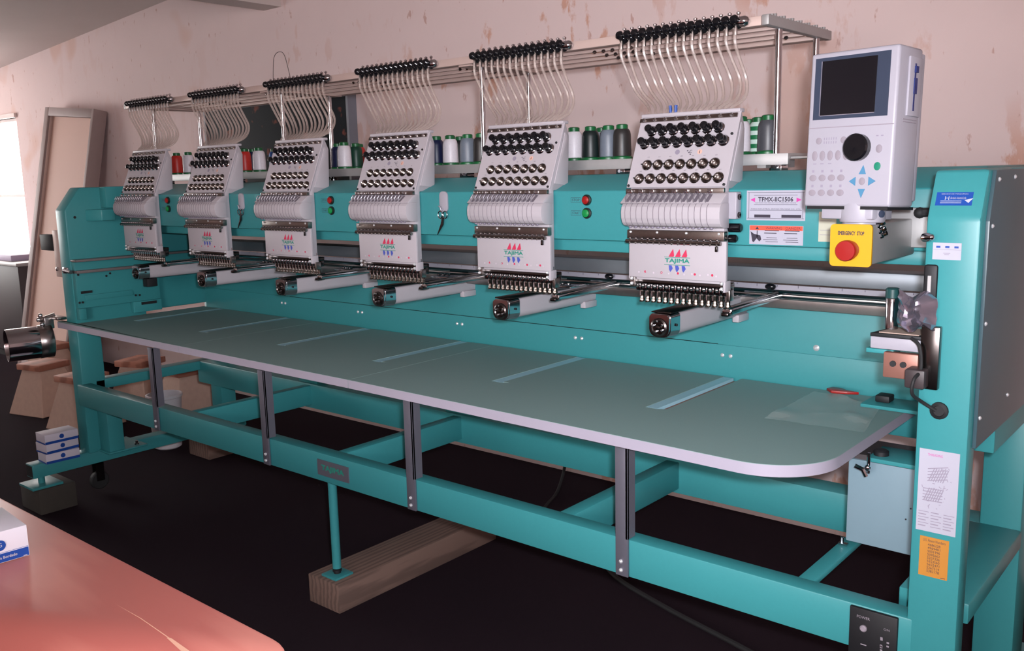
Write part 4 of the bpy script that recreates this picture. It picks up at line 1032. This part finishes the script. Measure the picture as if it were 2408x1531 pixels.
# chrome drum clamped to the table end
dr = thing('cap_drum', (-.46, -.175, .60), 'polished chrome hoop drum clamped to the left end of the worktable', 'hoop drum')
DC = Vector((-.362, -.200, .608)); DA = Vector((-.22, -.975, -.01)).normalized()
b = BM(); lathe(b, ((.050, -.004), (.060, 0), (.0615, .004), (.0615, .155), (.060, .157), (.0585, .154), (.0585, .03), (.001, .03)), DC, DA, 36); part('drum_shell', b, CHROME, dr)
b = BM(); lathe(b, ((.0618, 0), (.0632, .002), (.0632, .046), (.0618, .048)), DC, DA, 36); part('drum_band', b, SATIN, dr)
b = BM(); box(b, -.375, -.295, -.20, -.165, .690, .702, .003); box(b, -.385, -.350, -.225, -.19, .655, .700, .003); cyl(b, (-.372, -.235, .690), (-.365, -.18, .704), .009, 10); part('clamp', b, SATIN, dr)
for p in ((-.372, -.238, .692), (-.352, -.235, .676), (-.385, -.225, .705)):
    b = BM(); sphere(b, p, .009, 8); part('clamp_bolt', b, CHROME, dr)

# ------------------------------------------------------------------ things behind and beside the machine
def stool(x, y, rz, s, h, label):
    t = thing('pedestal_stool', (x, y, 0), label, 'stool', 'concrete pedestals with wooden tops')
    b = BM(); lo = [b.verts.new((sx * s, sy * s, 0)) for sx, sy in ((-1, -1), (1, -1), (1, 1), (-1, 1))]; hi = [b.verts.new((sx * s * .55, sy * s * .55, h)) for sx, sy in ((-1, -1), (1, -1), (1, 1), (-1, 1))]
    bridge(b, lo, hi); b.faces.new(list(reversed(lo))); b.faces.new(hi); bmesh.ops.bevel(b, geom=b.edges[:], offset=.004, segments=1, affect='EDGES')
    link('pedestal', mesh('pedestal', b, CONC), t)
    b = BM(); box(b, -s * .68, s * .68, -s * .68, s * .68, h, h + .032, .004); link('wooden_top', mesh('wooden_top', b, STOOLW), t)
    t.rotation_euler = (0, 0, rz)
stool(-1.79, .33, R(14), .135, .235, 'pale concrete pedestal stool with wooden top, leftmost and nearest the camera side')
stool(-1.30, .31, R(10), .135, .235, 'pale concrete pedestal stool with wooden top, half hidden by the left frame leg')
stool(-2.35, .60, R(5), .135, .235, 'pale concrete pedestal stool with wooden top, behind the chrome drum')
stool(-1.42, .68, R(20), .135, .235, 'pale concrete pedestal stool with wooden top, seen just right of the left frame leg')
stool(-1.0, .70, R(0), .135, .235, 'pale concrete pedestal stool with wooden top, behind the white bucket')
t = thing('white_bucket', (-.60, .36, 0), 'white plastic bucket standing behind the left side rail', 'bucket')
b = BM(); lathe(b, ((.052, 0), (.060, .006), (.075, .235), (.080, .238), (.080, .250), (.074, .252), (.070, .250), (.058, .02), (.001, .02)), (-.60, .36, .0), ZD, 28); part('bucket_shell', b, TUBG, t)
b = BM(); tube(b, [(-.60 + .08 * math.cos(a * math.pi / 8), .36 - .082, .20 - .09 * math.sin(a * math.pi / 8) + .04) for a in range(9)], .002, 6); part('wire_handle', b, CHROME, t)
b = BM(); prism(b, ((-.52, .24), (-.50, .24), (-.47, .36), (-.49, .36)), 0, .10, 'z'); b.free()
# leaning framed panel
LF = thing('leaning_frame', (-2.85, .95, 0), 'tall grey-framed panel leaning against the wall beside the window', 'framed panel')
LW, LH, LD = .68, 1.745, .085
ML = Matrix.Translation((-3.27, .755, .0)) @ Matrix.Rotation(R(4.6), 4, 'Y') @ Matrix.Rotation(-math.asin(.305 / LH), 4, 'X')
def lbox(x0, x1, y0, y1, z0, z1, bev=.002): return box(BM(), x0, x1, y0, y1, z0, z1, bev, M=ML)
for nm, a in (('stile', (0, .055, 0, LD, 0, LH)), ('stile', (LW - .03, LW, 0, LD, 0, LH)), ('rail', (.055, LW - .03, 0, LD, LH - .055, LH)), ('rail', (.055, LW - .03, 0, LD, 0, .055))):
    part(nm, lbox(*a), LEANG, LF)
part('inner_bead', lbox(.055, .068, .012, .03, .055, LH - .055, .001), ALUP, LF)
part('inner_bead', lbox(LW - .043, LW - .03, .012, .03, .055, LH - .055, .001), ALUP, LF)
part('panel_face', lbox(.055, LW - .03, .03, .04, .055, LH - .055, .0), LEANP, LF)
# cabinet below the window
CB = thing('cabinet', (-3.8, .98, 0), 'dark grey low cabinet below the bright window', 'cabinet')
b = BM(); box(b, -4.7, -3.30, .84, 1.12, .05, .66, .004); part('body', b, CABG, CB)
b = BM(); box(b, -4.72, -3.285, .825, 1.13, .66, .683, .003); part('top', b, ALU, CB)
b = BM(); box(b, -4.66, -3.34, .86, 1.10, 0, .05); part('plinth', b, MBLACK, CB)
for x in (-4.2, -3.76): b = BM(); box(b, x, x + .004, .837, .841, .08, .64); part('door_gap', b, MBLACK, CB)
b = BM(); box(b, -4.2, -3.50, .88, 1.08, .683, .725, .006); single('paper_tray', b, mat('lilac_tray', (196, 180, 206), .5), (-3.85, .98, .683), 'pale lilac tray lying on the dark cabinet', 'tray')
# dark board behind the thread rail
DB = thing('dark_board', (-.68, 1.1, 1.1), 'large dark picture board on the wall behind the third sewing head', 'picture board')
b = BM(); box(b, -1.30, -.12, 1.115, 1.158, .98, 1.575, .003); part('board', b, BOARDM, DB)
b = BM()
for (x0, x1, z0, z1) in ((-1.31, -.11, 1.57, 1.585), (-1.31, -.11, .97, .985), (-1.315, -1.30, .97, 1.585), (-.12, -.105, .97, 1.585)): box(b, x0, x1, 1.108, 1.159, z0, z1)
part('frame_edge', b, mat('grey_board_edge', (120, 122, 132), .5), DB)
# cables on the carpet
b = BM(); tube(b, smooth_path([(1.15, 1.05, .30), (1.17, 1.04, .12), (1.20, .95, .012), (1.262, .80, .008), (1.30, .70, .008)], 6), .006, 8); single('hanging_cable', b, RUBBER, (1.2, .9, 0), 'black cable hanging down behind the rear beam to the carpet', 'cable')
b = BM(); tube(b, smooth_path([(1.62, .62, .008), (1.77, .46, .008), (2.0, .37, .008), (2.28, .295, .008), (2.6, .2, .008)], 6), .007, 8); single('floor_cable', b, RUBBER, (2.1, .37, 0), 'black cable lying on the carpet below the front beam', 'cable')

# ------------------------------------------------------------------ wooden desk in the foreground with boxes
dk_ = thing('wooden_desk', (1.4, -1.6, 0), 'reddish wooden desk with rounded corner in the near left foreground', 'desk')
dz = .68; dx1, dy1 = 2.455, -1.127
pts = arc(dx1 - .07, dy1 - .07, .07, 0, 90, 8) + [(.2, dy1), (.2, -2.1), (dx1, -2.1)]
b = BM(); prism(b, pts, dz - .030, dz, 'z', .004); part('desk_top', b, DESK, dk_)
for x, y in ((.3, -1.23), (2.33, -1.23), (.3, -2.0), (2.33, -2.0)):
    b = BM(); box(b, x - .03, x + .03, y - .03, y + .03, 0, dz - .03, .003); part('leg', b, DESK, dk_)
b = BM(); plate(b, (0, 0, 0), XD, YD, 1, 1)
b.free()
b = BM()
poly(b, ((2.153, -1.1985, dz + .0005), (2.216, -1.1985, dz + .0005), (2.289, -1.2025, dz + .0005), (2.289, -1.2012, dz + .0005), (2.216, -1.1975, dz + .0005)))
poly(b, ((2.286, -1.2035, dz + .0007), (2.326, -1.209, dz + .0007), (2.336, -1.2085, dz + .0007), (2.334, -1.203, dz + .0007), (2.291, -1.2005, dz + .0007)))
part('scratch', b, mat('pale_scratch', (232, 176, 150), .7), dk_, 'pale scratch in the desk top')
bx_ = thing('needle_box', (1.80, -1.23, dz), 'white box with blue band reading Bordado on the wooden desk', 'box')
e0, e1 = Vector((1.9095, -1.200, dz + .0005)), Vector((1.905, -1.262, dz + .0005))   # lower front edge, right then left
ev = (e1 - e0).normalized(); fn = Vector((-ev.y, ev.x, 0)); fn = fn if fn.x > 0 else -fn
bw_, bd_, bh_ = .14, .105, .045
MB_ = Matrix(((ev.x, -fn.x, 0, e0.x), (ev.y, -fn.y, 0, e0.y), (0, 0, 1, e0.z), (0, 0, 0, 1)))
WCART = mat('white_box_board', (226, 222, 232), .55, var=.01)
b = BM(); box(b, 0, bw_, 0, bd_, 0, bh_, .0008, M=MB_); part('carton', b, WCART, bx_)
def fp(a, z): return e0 + ev * a + ZD * z + fn * .0005
b = BM(); poly(b, (fp(.001, .001), fp(bw_, .001), fp(bw_, .0135), fp(.001, .0135))); poly(b, (fp(.001, .0145), fp(bw_, .0145), fp(bw_, .0150), fp(.001, .0150))); part('blue_band', b, BLUEP, bx_)
b = BM(); text_into(b, 'Agulhas para Bordado', e0 + ev * .0395 + ZD * .0072 + fn * .0009, -ev, ZD, .047, .0050, 0, .0002); plate(b, e0 + ev * .006 + ZD * .0022 + fn * .0009, -ev, ZD, .005, .0012); part('lettering', b, PAPER, bx_)
b = BM(); lathe(b, ((.0076, 0), (.0076, .0005)), fp(.0365, .0255), fn, 18); em = part('round_emblem', b, BLUEP, bx_)
b = BM(); text_into(b, 'G', e0 + ev * .0365 + ZD * .0262 + fn * .0013, -ev, ZD, .005, .006); part('emblem_letter', b, PAPER, em)
b = BM(); box(b, .030, .17, .050, .16, bh_ + .001, bh_ + .046, .001, M=MB_); o = single('stacked_box', b, WCART, tuple(e0 + ZD * (bh_ + .001)), 'plain white box stacked on the box with the blue band', 'box')
